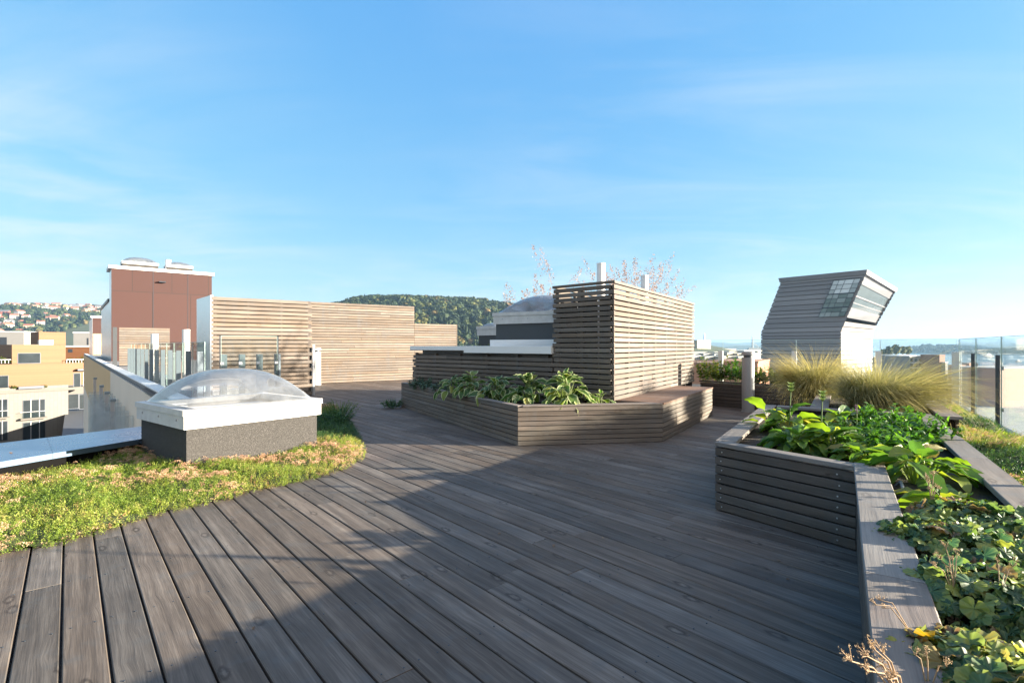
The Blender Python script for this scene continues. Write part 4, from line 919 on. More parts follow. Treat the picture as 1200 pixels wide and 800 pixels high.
# dry grasses behind the tall box
GP = 'dry plume grasses on the raised roof bed'
def plume(label, c, z, stems, H, sp, n_heads=80):
    gm = G(); blades(gm, c, z, stems*14, .12, H*.4, H*.75, .004, .25, .9)
    P = blades(gm, c, z, stems, .12, H*.85, H*1.12, .004, sp, .35, seg=9)
    for p in P:
        q_ = n_heads; f = N.uniform(0, 1, q_); a = p[-3]*(1-f)[:, None]+p[-1]*f[:, None]; sc_ = (.085*(1-f)+.02)[:, None]
        pos = a+N.normal(0, 1, (q_, 3))*sc_*[.55, .55, .7]
        gm.inst(T_TINY[0], mats4(pos, N.uniform(0, 6.28, q_), N.normal(.5, .6, q_), N.uniform(0, 3, q_), N.uniform(.022, .042, q_)), N.uniform(0, 1, q_))
    return tag(gm.build('plume_grass', M['plume'], None, True, (c[0], c[1], z)), label, 'plume grass', GP)
for lab, px, Y, ty, st, sp in (
    ('dry plume grass behind the small dome, leftmost tuft', 636, 10.6, 326, 12, .32), ('tall thin plume with a drooping head left of the near vent pipe', 664, 10.4, 304, 4, .28), ('low dry plume tuft just left of the near vent pipe', 680, 10.0, 324, 8, .30),
    ('dense pinkish plume grass between the two vent pipes', 734, 11.6, 316, 20, .30), ('upright plume spike just left of the farther vent pipe', 745, 11.3, 309, 5, .12), ('dry plume grass right of the farther vent pipe', 764, 12.0, 324, 12, .16)):
    X = (px-600)/F*Y; plume(lab, (X, Y), 1.17, int(st*1.7), (HY-ty)/F*Y+.08, sp)
for lab, px, Y, H in (('dark low plant behind the white coping, left one', 545, 10.4, .26), ('dark low plant behind the white coping, right one', 565, 10.8, .30)):
    leafy(lab, ((px-600)/F*Y, Y), 1.17-.16, 420, .42, H, .06, M['leafmix'], 'roof_plant', 'plant', 'low plants on the raised roof bed', 40)
# dark little shrubs on the deck
for lab, px, py, Rr, H in (('dark little shrub at the left foot of the centre planter', 460, 478, .26, .20),):
    c = gr(px, py); leafy(lab, c, .0, 900, Rr, H, .045, M['sedumdark'], 'small_shrub', 'shrub', None, 50)
c = gr(397, 498); leafy('dark bushy plant at the back corner of the sedum bed', (c[0]-.05, c[1]), 0, 1700, .34, .30, .04, M['sedumdark'], 'small_shrub', 'shrub', None, 70)
leafy('grey-green wispy plant behind the domed skylight', (c[0]-.25, c[1]+.75), 0, 1500, .42, .34, .035, M['leafmix'], 'small_shrub', 'shrub', None, 70, rm=.6)
c = gr(8, 556); leafy('dark red spiky sedum plant by the metal parapet', (c[0]-.02, c[1]), 0.02, 160, .10, .26, .05, M['deadleaf'], 'red_sedum', 'sedum plant', None, 9, .9)
# scraps on the deck
for i in range(16):
    px, py = R.choice([(607, 523), (700, 560), (830, 585), (760, 650), (470, 560), (640, 600), (905, 640), (360, 700), (560, 700), (845, 500)]); px += R.uniform(-70, 70); py += R.uniform(2, 40)
    c = gr(px, py); gm = G(); gm.inst(T_OV[i % 2], mats4(np.array([[0, 0, .006]]), np.array([R.random()*6.28]), np.array([.1]), np.array([.2]), np.array([R.uniform(.018, .04)])), np.array([R.random()]))
    o = gm.build('fallen_leaf', M['deadleaf'], None, True); o.location = (c[0], c[1], 0); tag(o, 'small dry fallen leaf lying on the dark deck boards', 'fallen leaf', 'fallen leaves on the deck')

# ------------------------------------------------------------------ the town, hills and fjord beyond
def ph(px, py, O, a):                                 # where the sight line meets the upright plane through O along a
    r = (px-CX)/F; t = (r*O[1]-O[0])/(a[0]-a[1]*r); Y = O[1]+a[1]*t
    return t, CAMZ-(py-HY)/F*Y
g = G(); g.add([(-9000, -3000, SEA-.4), (9000, -3000, SEA-.4), (9000, 16000, SEA-.4), (-9000, 16000, SEA-.4)], [[0, 1, 2, 3]]); tag(g.build('ground', plain('town_ground', (.20, .19, .17), .9, 0, .35, .02)), kind='structure')
def water():
    s = NT('fjord'); n1 = s.noise(s.map(s.geo(), (.05, .12, 1)), 1, 4, .6); n2 = s.noise(s.map(s.geo(), (.004, .02, 1)), 1, 3, .5)
    s.pbr(s.mix(n2, (.030, .075, .120), (.055, .115, .165)), .16, 0, s.bump(n1, .25, .5), .5); return s.m
g = G(); wp = [gr(1098, 470, SEA), gr(1098, 440, SEA), gr(1040, 421, SEA), (1000, 2600), (-200, 3600), (-800, 9000), (8800, 9000), (8800, 300), gr(1300, 560, SEA), gr(1205, 500, SEA), gr(1130, 480, SEA)]
g.poly(wp, SEA); tag(g.build('fjord_water', water()), kind='structure')
for nm, pts, z, c in (('quay', [gr(1085, 447, SEA), gr(1122, 441.5, SEA), gr(1160, 442, SEA), gr(1160, 440, SEA), gr(1122, 437, SEA), gr(1085, 438, SEA)], SEA+1.2, (.42, .36, .28)), ('quay', [gr(1128, 500, SEA), gr(1128, 463, SEA), gr(1240, 470, SEA), gr(1280, 560, SEA), gr(1180, 560, SEA)], SEA+1.0, (.50, .52, .52))):
    g = G(); g.ext(pts, SEA-1, z); tag(g.build(nm, plain(nm+'_stone', c, .8, 0, .2, .05)), kind='structure')

def block(par, name, pts, z0, z1, mat, loc=True):
    gm = G(); gm.ext(pts, z0, z1); return child(gm, name, mat, par)
def fr(O, a, b, t0, t1, d0, d1): return [add(add(O, a, t), b, d) for t, d in ((t0, d0), (t1, d0), (t1, d1), (t0, d1))]
def win(par, O, a, nrm, t0, t1, z0, z1, frame='white', pane=True, name='window', off=0.0):
    gm = G(); p0, p1 = add(add(O, a, t0), nrm, off+.05), add(add(O, a, t1), nrm, off+.05)
    gm.slat(p0, p1, z0, z1, .06, nrm, .004); o = child(gm, name, M[frame], par)
    if pane:
        gm = G(); f = min(.09, (t1-t0)*.1, (z1-z0)*.1); gm.slat(add(add(O, a, t0+f), nrm, off+.065), add(add(O, a, t1-f), nrm, off+.065), z0+f, z1-f, .03, nrm, .003); _sub(gm, 'pane', M['window'], o, par)
    return o
def _sub(gm, name, m, part, root):
    o = gm.build(name, m); o.data.transform(par_inv(root)); o.parent = part; return o

# yellow timber building across the courtyard
O = (-62.0*1.45, 76.0*1.45); OY = O
yb = empty('timber_building', 'yellow boarded timber building stacked in steps on the white-tiled block', 'building', loc=(O[0], O[1], -5))
def hit(px, py, off=0.0): return ph(px, py, add(OY, NR, off), DR)
def ybox(name, x0, x1, y0, y1, off, depth, mat, par=yb):
    t0 = hit(x0, 400, off)[0]; t1 = hit(x1, 400, off)[0]; zt = hit((x0+x1)/2, y0, off)[1]; zb = hit((x0+x1)/2, y1, off)[1]
    return block(par, name, fr(add(OY, NR, off), DR, DL, t0, t1, 0, depth), zb, zt, mat)
def ywin(par, x0, x1, y0, y1, off, frame='darksteel', name='window', pane=True):
    t0 = hit(x0, 400, off)[0]; t1 = hit(x1, 400, off)[0]; zt = hit((x0+x1)/2, y0, off)[1]; zb = hit((x0+x1)/2, y1, off)[1]
    return win(par, add(OY, NR, off), DR, NR, t0, t1, zb, zt, frame, pane, name)
ybox('lower_storey', -45, 101, 426.3, 454, 0, 12, M['yellow']); ybox('middle_storey', 14, 77, 403.8, 426.1, -1.2, 9, M['yellow']); ybox('top_storey', 45.5, 77, 389, 403.6, -3.5, 5, M['yellow'])
ywin(yb, 20.5, 47.5, 413.5, 425.8, -1.2); ywin(yb, -14, 10, 440, 456, 0); ywin(yb, 86, 94.5, 437, 453.6, 0, name='door'); ywin(yb, -32, -20, 437, 452, 0)
gm = G(); t0, t1 = hit(89, 400)[0], hit(100.5, 400)[0]; z = hit(95, 434)[1]; gm.slat(add(add(OY, DR, t0), NR, 1.0), add(add(OY, DR, t1), NR, 1.0), z, z+.35, .99, NR, .01); child(gm, 'door_canopy', M['darksteel'], yb)
ywin(yb, 97.5, 99.5, 436, 452, 0, 'grey', 'downpipe', False)
ybox('roof_unit', 46, 62.5, 398.4, 403.6, -2.4, .9, M['grey'])
gm = G(); t0, t1 = hit(20, 400)[0], hit(50, 400)[0]; z = hit(35, 455)[1]; gm.slat(add(add(OY, DR, t0), NR, .9), add(add(OY, DR, t1), NR, .9), z, z+.5, .5, NR, .01); child(gm, 'planter_box', M['darksteel'], yb)
wb = empty('white_block', 'white-tiled apartment block under the yellow timber storeys', 'building', loc=(O[0], O[1], SEA))
ybox('wall', -60, 80, 454.1, 700, .35, 14, M['tiles'], wb); 
gm = G(); t0 = hit(-60, 400, .35)[0]; t1 = hit(107, 400, .35)[0]; z = hit(60, 458, .35)[1]; gm.slat(add(add(OY, NR, .55), DR, t0), add(add(OY, NR, .55), DR, t1), z, z+.55, 3, NR, .01); child(gm, 'cornice', M['paleedge'], wb)
for x0, x1 in ((26.5, 53), (-16, 9), (-48, -28)):
    for y0, y1 in ((468, 490), (494, 517)):
        o = ywin(wb, x0, x1, y0, y1, .35); 
        for f in (.36, .74):
            t0 = hit(x0+(x1-x0)*f-.5, 400, .35)[0]; t1 = hit(x0+(x1-x0)*f+.5, 400, .35)[0]; gm = G(); gm.slat(add(add(OY, NR, .44), DR, t0), add(add(OY, NR, .44), DR, t1), hit(x0, y1, .35)[1], hit(x0, y0, .35)[1], .03, NR, .003); _sub(gm, 'mullion', M['grey2'], o, wb)
    t0, t1 = hit(x0-4, 400, .35)[0], hit(x1+1, 400, .35)[0]; z = hit(x0, 491.8, .35)[1]; gm = G(); gm.slat(add(add(OY, NR, 1.3), DR, t0), add(add(OY, NR, 1.3), DR, t1), z, z+.28, .94, NR, .01); child(gm, 'balcony_slab', M['paleedge'], wb)
    t0, t1 = hit(x0-3, 400, 1.25)[0], hit(x1, 400, 1.25)[0]; gm = G(); gm.slat(add(add(OY, NR, 1.25), DR, t0), add(add(OY, NR, 1.25), DR, t1), z+.3, z+1.5, .02, NR, .002); child(gm, 'balcony_glass', M['glass'], wb); gm = G(); gm.slat(add(add(OY, NR, 1.27), DR, t0), add(add(OY, NR, 1.27), DR, t1), z+1.5, z+1.56, .06, NR, .004); child(gm, 'handrail', M['grey'], wb)
for x0, x1, y0, y1 in ((-20, 13, 421.5, 426), (78, 101, 421, 426)):
    t0, t1 = hit(x0, 400, -.3)[0], hit(x1, 400, -.3)[0]; z0_, z1_ = hit(x0, y1, -.3)[1], hit(x0, y0, -.3)[1]; gm = G()
    p0_, p1_ = add(add(OY, NR, -.3), DR, t0), add(add(OY, NR, -.3), DR, t1); gm.slat(p0_, p1_, z1_-.12, z1_, .1, NR, .01)
    for q_ in np.arange(0, dist(p0_, p1_), .5): gm.slat(add(p0_, DR, q_), add(p0_, DR, q_+.06), z0_, z1_-.12, .05, NR, .005)
    child(gm, 'terrace_railing', M['grey'], yb)
for i_, (px, py, h_) in enumerate(((3, 421, 1.6), (10, 420, 1.2), (82, 422, 1.5), (90, 421, 1.3), (97, 423, 1.9))):
    t, z = hit(px, 426, -2.0); p = add(add(OY, NR, -2.0), DR, t); leafy('shrub in a pot on the %s roof terrace of the yellow building, %s' % (('left', ('leftmost', 'second')[i_]) if i_ < 2 else ('right', ('first', 'middle', 'last')[i_-2])), p, z, 260, .8, h_, .35, M['leafmix'], 'terrace_shrub', 'shrub', 'potted shrubs on the yellow roof terraces', 16)
# recess between the white block and the wing
rcs = empty('courtyard_glazing', 'dark two-pane glazing at the back of the shaded courtyard recess', 'window wall', loc=(O[0], O[1], -9))
ybox('lintel_wall', 78, 108, 455, 461.2, -4.8, .6, M['paleedge'], rcs); ywin(rcs, 79, 92.3, 461.5, 479, -5.0); ywin(rcs, 92.6, 106.5, 461.5, 479, -5.0)
g = G(); zt = -12.9; pts = [gr(77, 478, zt), gr(107.5, 478, zt), gr(140, 522, zt), gr(70, 530, zt)]; g.ext(pts, SEA, zt); tag(g.build('courtyard_terrace', plain('shade_toned_paving', (.08, .09, .10), .7, 0, .15, .4)), kind='structure')  # recess shade put into the paving colour, darker and bluer
for lab, px, py, off in (('green balcony plant left of the dark planter on the yellow facade', 16, 455, .6), ('green balcony plant right of the dark planter on the yellow facade', 53, 454, .6)):
    t, z = hit(px, py, off); p = add(add(OY, NR, off), DR, t); leafy(lab, p, z-.1, 160, .42, .75, .3, M['leafmix'], 'balcony_plant', 'plant', 'balcony plants on the yellow building', 14)
M['sandwall'] = plain('sand_render', (.70, .58, .46), .8, 0, .1, .5)
# the wing's courtyard facade
wf = empty('wing_facade', 'tan and white courtyard facade of the left wing under the long pale coping', 'building', loc=(CORN[0], CORN[1], -6))
FO = add(CORN, neg(DW), .03); FN = neg(DW)
for t0, t1, z0, z1, m in ((26, 90.5, -4.6, -.12, 'tan'), (8, 25.98, -4.6, -.12, 'sandwall'), (8, 90.5, -30, -4.62, 'sandwall')):
    gm = G(); gm.slat(add(FO, DB, t0), add(FO, DB, t1), z0, z1, .06, FN, .004); child(gm, 'cladding', M[m], wf)
for px in (109.5, 116.5, 122.5, 129):
    p_ = ph(px, 405, add(FO, FN, .5), DB)[0]; p = add(add(FO, FN, .5), DB, p_); e = empty('facade_post', 'slim grey post with square cap along the wing facade, %s' % {109.5: 'farthest one', 116.5: 'second farthest', 122.5: 'third from the far end', 129: 'nearest of the four'}[px], 'post', 'posts along the wing facade', loc=(p[0], p[1], -5))
    gm = G(); gm.slat(p, add(p, DB, .14), -5.2, -.85, .14, FN, .01); child(gm, 'shaft', M['grey'], e)
    gm = G(); gm.slat(add(p, DB, -.03), add(p, DB, .17), -.848, -.74, .18, FN, .01); child(gm, 'cap', M['bluegrey'], e)
for k_ in range(8):
    t0 = 13.0+k_*1.75; p = add(add(FO, FN, .02), DB, t0); gm = G(); gm.slat(add(p, FN, .9), p, -5.5, -1.1, .03, DB, .002)
    tag(gm.build('glass_fin', glass('fin_glass_%d' % k_, (.88, .92, .94), 1.0, .12) if k_ == 0 else bpy.data.materials['fin_glass_0'], loc=(p[0], p[1], -5.5)), 'upright frosted glass fin on the near white part of the wing facade', 'glass fin', 'glass fins on the wing facade')
# brown stair tower on the wing roof
BT = (-34.2, 44.0); ba = unit((.775, .632)); bb = unit((-.652, .758))
bt = empty('stair_tower', 'rust-brown clad stair tower with silver side and domes on its white roof edge', 'tower', loc=(BT[0], BT[1], 0))
gm = G(); P_ = fr(BT, ba, bb, 0, 7.5, 0, 3.2); gm.ext(P_, -.08, 7.85)
block(bt, 'core', fr(BT, ba, bb, .06, 7.44, .06, 3.1), -.08, 7.84, M['brown'])
gm = G(); nf_ = outward(BT, add(BT, ba, 7.5), add(BT, bb, 3)); gm.slat(add(BT, ba, .0), add(BT, ba, 7.5), 2.0-2.08, 7.85, .05, nf_, .003); child(gm, 'front_cladding', M['brown'], bt)
gm = G(); ns_ = outward(BT, add(BT, bb, 3), add(BT, ba, 3)); gm.slat(add(BT, bb, .055), add(BT, bb, 3.2), -.08, 7.85, .05, ns_, .003); child(gm, 'side_cladding', M['zinc'], bt)
gm = G(); gm.ext([add(add(p, unit(sub(p, add(add(BT, ba, 3.7), bb, 1.6))), .22), ba, 0) for p in fr(BT, ba, bb, 0, 7.5, 0, 3.2)], 7.86, 8.12); child(gm, 'roof_edge', M['white'], bt)
block(bt, 'rear_wing', fr(add(BT, bb, 3.3), ba, bb, .02, 6, 0, 15.5), -.08, 5.25, M['zinc']); block(bt, 'rear_roof', fr(add(BT, bb, 3.3), ba, bb, -.1, 6.1, 0, 15.7), 5.252, 5.5, M['darksteel'])
gm = G(); p = add(add(BT, ba, 3.35), nf_, .01); gm.slat(p, add(p, ba, .5), 6.9, 7.0, .3, neg(nf_), .01); child(gm, 'wall_lamp', M['darksteel'], bt)
for t in (2.92, 5.55):
    gm = G(); gm.slat(add(add(BT, ba, t), nf_, .012), add(add(BT, ba, t+.035), nf_, .012), 2.0, 7.84, .02, nf_, .002); child(gm, 'panel_seam', M['darksteel'], bt)
for px, py, wd in ((163.5, 309, 1.55), (209, 316, 1.2)):
    t, z = ph(px, py, add(BT, bb, 1.2), ba); c = add(add(BT, bb, 1.2), ba, t); skylight('clear domed skylight on top of the brown stair tower, %s one' % ('larger left' if px < 190 else 'smaller right'), c, ba, bb, wd*1.7, 2.0, 8.12, 8.42, 8.62, 9.12 if px < 190 else 9.0, bolts=False, group='domes on the stair tower')
t, z = ph(197, 305, add(BT, bb, .8), ba); c = add(add(BT, bb, .8), ba, t); pipe('white roof pipe standing between the domes of the brown stair tower', c, 8.12, z, .22, group='white vent pipes')
WS = (-25.0, 32.8); ws = empty('slatted_screen', 'small slatted timber screen in front of the brown stair tower', 'wall', loc=(WS[0], WS[1], 0)); nws = outward(WS, add(WS, ba, 2.6), add(WS, bb, 3))
gm = G(); slat_wall(gm, WS, add(WS, ba, 2.7), .0, 16, .152, .13, nws, .04); child(gm, 'slat_panel', M['slat_pale'], ws)
gm = G(); gm.slat(add(WS, nws, -.06), add(add(WS, ba, 2.7), nws, -.06), -.05, 2.4, .05, nws); gm.slat(add(WS, ba, -.32), add(WS, ba, -.1), -.05, 2.43, .4, nws); child(gm, 'dark_end_panel', M['slate'], ws)
SB = at(108, 405, 75)[:2]; sb = empty('roof_hut', 'small rust-brown roof hut with silver side beyond the stair tower', 'roof hut', loc=(SB[0], SB[1], 0)); tt = ph(122, 405, SB, ba)[0]
block(sb, 'wall', fr(SB, ba, bb, .02, tt, .02, 5), -.07, 5.3, M['brown']); gm = G(); gm.slat(add(SB, bb, .0), add(SB, bb, 14), -.07, 5.3, .04, ns_, .003); child(gm, 'side_cladding', M['zinc'], sb); block(sb, 'roof_edge', fr(SB, ba, bb, -.15, tt+.1, -.1, 5.1), 5.31, 5.6, M['white'])
gm = G(); gm.slat(add(add(SB, ba, .1), nf_, .02), add(add(SB, ba, tt), nf_, .02), -.05, 3.0, .03, nf_, .003); child(gm, 'timber_front', M['tan'], sb)
# white and orange buildings behind the yellow one
def farblock(name, label, x0, x1, y0, y1, Y, mat, wins=(), deep=12, a=DR, group=None, roof=None, cat='building'):
    p = at((x0+x1)/2, 405, Y); Of = (p[0], p[1]); bd = (-a[1], a[0]); nn = (a[1], -a[0])
    t0, t1 = ph(x0, 405, Of, a)[0], ph(x1, 405, Of, a)[0]; z1 = at(x0, y0, Y)[2]; z0 = max(at(x0, y1, Y)[2], SEA-.2)
    e = empty(name, label, cat, group, loc=(Of[0], Of[1], z0)); block(e, 'wall', fr(Of, a, bd, t0, t1, 0, deep), z0, z1-.4, mat)
    block(e, 'roof', fr(Of, a, bd, t0-.15, t1+.15, -.15, deep+.15), z1-.398, z1, M['white'] if roof is None else roof)
    for wx0, wx1, wy0, wy1 in wins:
        win(e, Of, a, nn, ph(wx0, 405, Of, a)[0], ph(wx1, 405, Of, a)[0], at(0, wy1, Y)[2], at(0, wy0, Y)[2], 'darksteel', False)
    return e
EX = unit((.97, .24))
farblock('white_building', 'white building with dark corner window behind the yellow one, at the left edge', -30, 28, 388, 406, 190, M['whitewall'], [(-8, 8, 395, 404)], a=EX, group='white buildings behind the yellow one')
farblock('white_building', 'white building with narrow side window just left of the brown roof hut', 86, 104.5, 389, 406, 185, M['whitewall'], [(102, 103.8, 396, 404)], a=EX, group='white buildings behind the yellow one')
farblock('orange_building', 'orange boarded building low behind the yellow one', -40, 108, 405, 440, 165, M['orange'], [(1, 6, 409, 413), (9, 13, 408, 412), (80, 85, 409, 413)], a=EX)
farblock('white_building', 'white building seen through the roof fence right of the stair tower', 188, 236, 397, 414, 210, M['whitewall'], a=EX, deep=8, group='white buildings behind the yellow one')
farblock('yellow_building', 'yellow boarded building seen low through the roof fence posts', 150, 240, 414, 432, 200, M['yellow'], a=EX, deep=6)
# ---------------- hills, woods, houses
def hill(name, ridge, Yr, Yf, mat, back=1.5, nx=70, ny=14, rough=.05, seed=1):
    px = np.linspace(ridge[0][0], ridge[-1][0], nx); ry = np.interp(px, [r[0] for r in ridge], [r[1] for r in ridge])
    H = CAMZ-(ry-HY)/F*Yr-SEA
    s = np.linspace(0, 1+back, ny); V = []
    for j, sj in enumerate(s):
        Y = Yf+(Yr-Yf)*sj; X = (px-CX)/F*Yr*(.55+.45*(Y/Yr)) if sj <= 1 else (px-CX)/F*Yr
        prof = math.sin(min(sj, 1)*math.pi/2)**.9 if sj <= 1 else max(0, 1-((sj-1)/back)**1.6)
        h = H*prof*(1+rough*(vnoise(np.stack([px/40, np.full(nx, sj*4)], 1), 1, seed)-.5)*(2 if 0 < sj < 1 else 0))
        V.append(np.stack([X, np.full(nx, Y), SEA-.5+h], 1))
    V = np.array(V); ii = np.arange(ny*nx).reshape(ny, nx); fa = np.stack([ii[:-1, :-1], ii[:-1, 1:], ii[1:, 1:], ii[1:, :-1]], -1).reshape(-1, 4)
    gm = G(); gm.add(V.reshape(-1, 3), fa); o = gm.build(name, mat, None, True); tag(o, kind='structure'); return V
def hpoint(V, u, v):
    ny, nx, _ = V.shape; x = u*(nx-1); y = v*(ny-1); i, j = min(int(x), nx-2), min(int(y), ny-2); fx, fy = x-i, y-j
    return (V[j, i]*(1-fx)+V[j, i+1]*fx)*(1-fy)+(V[j+1, i]*(1-fx)+V[j+1, i+1]*fx)*fy
def crown(seed, kind):
    r = np.random.default_rng(seed); n = 70; V = []; Fa = []
    for k in range(n):
        if kind == 'conifer':
            h = r.uniform(.08, 1); rr_ = .26*(1.05-h)*r.uniform(.5, 1.1); a = r.uniform(0, 6.28); c = np.array([rr_*math.cos(a), rr_*math.sin(a), h]); sz = .05+.10*(1-h)
        else:
            d = r.normal(0, 1, 3); d /= np.linalg.norm(d); q_ = r.uniform(.55, 1)**.5; c = np.array([d[0]*.36*q_, d[1]*.36*q_, .60+d[2]*.38*q_]); sz = r.uniform(.08, .16)
        b = len(V)*1; nrm = c-np.array([0, 0, .45]); nrm /= np.linalg.norm(nrm)+1e-6; nrm = nrm+r.normal(0, .35, 3)
        t1 = np.cross(nrm, r.normal(0, 1, 3)); t1 /= np.linalg.norm(t1); t2 = np.cross(nrm, t1); t2 /= np.linalg.norm(t2)
        for x, y in ((-1, -.7), (1, -.8), (.8, .9), (-.9, .7)): V.append(c+sz*(x*t1+y*t2)+nrm*r.uniform(-.02, .02))
        Fa.append([b, b+1, b+2, b+3])
    V = np.array(V); Fa = np.array(Fa)
    # a dense core so that crowns do not read as scattered flakes
    k = 9; L = [(.10, .02), (.25, .20 if kind == 'conifer' else .30), (.55, .13 if kind == 'conifer' else .33), (.85, .05 if kind == 'conifer' else .20), (.97, .005)]
    b = len(V); ring_ = []
    for h, r_ in L:
        for i in range(k): a = i*6.283/k; q_ = r_*r.uniform(.8, 1.15); ring_.append([q_*math.cos(a), q_*math.sin(a), h])
    V = np.vstack([V, ring_]); Fa = np.vstack([Fa, [[b+q_*k+i, b+q_*k+(i+1) % k, b+(q_+1)*k+(i+1) % k, b+(q_+1)*k+i] for q_ in range(len(L)-1) for i in range(k)]])
    return V, Fa, np.zeros((len(Fa), 4, 2))
CON = [crown(s, 'conifer') for s in (1, 2, 3)]; DEC = [crown(s, 'leaf') for s in (4, 5, 6)]
M['wood'] = leafm('woodland', [(0, (.018, .036, .018)), (.5, (.036, .062, .022)), (.82, (.075, .100, .028)), (.95, (.135, .140, .034)), (1, (.17, .11, .04))], .12, .8)
def woods(name, label, V, n, h, frac, vmax=.42, pad=(0, 1), seed=5, skip=None, m_='wood'):
    r = np.random.default_rng(seed); gm = G(); pos = []
    for _ in range(n):
        u = r.uniform(*pad); v = r.uniform(.03, vmax); 
        if skip and skip(u, v): continue
        pos.append(hpoint(V, u, v))
    pos = np.array(pos); k = len(pos); con = r.uniform(0, 1, k) < frac; sc = h*r.uniform(.6, 1.2, k); pick = r.integers(0, 3, k); tone = r.uniform(0, 1, k)
    tone[con] *= .5
    for i in range(3):
        for fl_, T in ((True, CON), (False, DEC)):
            m = (con == fl_) & (pick == i); q_ = m.sum()
            wide = 1.0 if fl_ else 1.15
            gm.inst(T[i], mats4(pos[m], r.uniform(0, 6.28, q_), np.zeros(q_), np.zeros(q_), np.stack([sc[m]*wide, sc[m]*wide, sc[m]], 1)), tone[m])
    return tag(gm.build(name, M[m_], None, False), label, None, None, 'stuff')
M['woodfar'] = leafm('distant_woodland', [(0, (.014, .028, .014)), (.6, (.026, .046, .018)), (1, (.055, .070, .024))], .05, .9)
M['hillside'] = plain('hillside_soil', (.045, .060, .024), .95, 0, .4, .02)
Vf = hill('wooded_hill', [(330, 388), (380, 374), (408, 362), (440, 356), (480, 355.5), (520, 358), (560, 359), (600, 365), (650, 374), (720, 384), (800, 400), (840, 408)], 1250, 620, M['hillside'], seed=3)
woods('forest', 'dense mixed forest covering the hill behind the slatted walls', Vf, 5200, 15, .45, .46, (.04, .72))
Vl = hill('house_hill', [(-260, 380), (-150, 374), (0, 368), (40, 364), (80, 362.5), (125, 364), (200, 370), (300, 386), (380, 402)], 1900, 950, M['hillside'], seed=8)
houses = []
rr2 = np.random.default_rng(3)
def in_rows(u, v): return v < .42
woods('hillside_trees', 'trees between the houses on the far left hillside', Vl, 3600, 13, .3, .44, (.3, .72), 9)
def house_tpl(wall, roof):
    e = bpy.data.objects.new('hillside_house', None); gm = G()
    gm.box((-5.5, -4, 0), (5.5, 4, 7), .5, 0)
    gm.add([(-6, -4.6, 6.9), (6, -4.6, 6.9), (6, 0, 10), (-6, 0, 10), (-6, 4.6, 6.9), (6, 4.6, 6.9)], [[0, 1, 2, 3], [3, 2, 5, 4]], None, .5, 1); gm.add([(-5.5, -4, 7), (-5.5, 4, 7), (-5.5, 0, 9.7), (5.5, -4, 7), (5.5, 4, 7), (5.5, 0, 9.7)], [[0, 1, 2], [3, 4, 5]], None, .5, 0)
    for x in (-3.4, 0, 3.4):
        for z in (1.4, 4.4): gm.add([(x-.8, -4.03, z), (x+.8, -4.03, z), (x+.8, -4.03, z+1.5), (x-.8, -4.03, z+1.5)], [[0, 1, 2, 3]], None, .5, 2)
    for y in (-2, 1.6):
        gm.add([(5.53, y-.8, 3), (5.53, y+.8, 3), (5.53, y+.8, 4.7), (5.53, y-.8, 4.7)], [[0, 1, 2, 3]], None, .5, 2)
    return gm.build('hillside_house', [wall, roof, M['window']])
mw = {k: plain('house_'+k, c, .8, 0, .06, .3) for k, c in dict(white=(.50, .485, .455), cream=(.58, .48, .33), red=(.30, .09, .06), ochre=(.50, .34, .16), rtile=(.30, .11, .07), gtile=(.13, .13, .14), btile=(.20, .13, .10)).items()}
kinds = [('white', 'rtile', 'white hillside house with red tiled roof'), ('white', 'gtile', 'white hillside house with dark grey roof'), ('cream', 'rtile', 'cream hillside house with red tiled roof'), ('cream', 'gtile', 'cream hillside house with dark grey roof'), ('red', 'gtile', 'red wooden hillside house with dark roof'), ('ochre', 'btile', 'ochre hillside house with brown roof')]
protos = []
for a_, b_, lab in kinds:
    o = house_tpl(mw[a_], mw[b_]); tag(o, lab+' among trees on the far left hill', 'house', lab.replace(' house', ' houses', 1)); protos.append([o, False])
cnt = 0
for row in range(15):
    v = .06+row*.0245; 
    if row in (6, 7): continue                         # the band of dark trees between the two rows of streets
    for k_ in range(13):
        u = .40+(k_+rr2.uniform(-.4, .4))*.0225
        p = hpoint(Vl, u, v+rr2.uniform(-.008, .008)); ki = rr2.choice(6, p=[.30, .22, .18, .14, .06, .10] if row > 7 else [.42, .10, .24, .06, .10, .08]); pr = protos[ki]
        o = pr[0] if not pr[1] else pr[0].copy()
        if pr[1]: C.objects.link(o)
        pr[1] = True; s_ = rr2.uniform(1.0, 1.6); o.location = (p[0], p[1], p[2]+1.5+2.5*rr2.random()); o.rotation_euler = (0, 0, rr2.choice([0, .35, .6, 1.57, 1.9])); o.scale = (s_*rr2.uniform(.9, 1.7), s_, s_); cnt += 1
for pr in protos:
    if not pr[1]: bpy.data.objects.remove(pr[0])
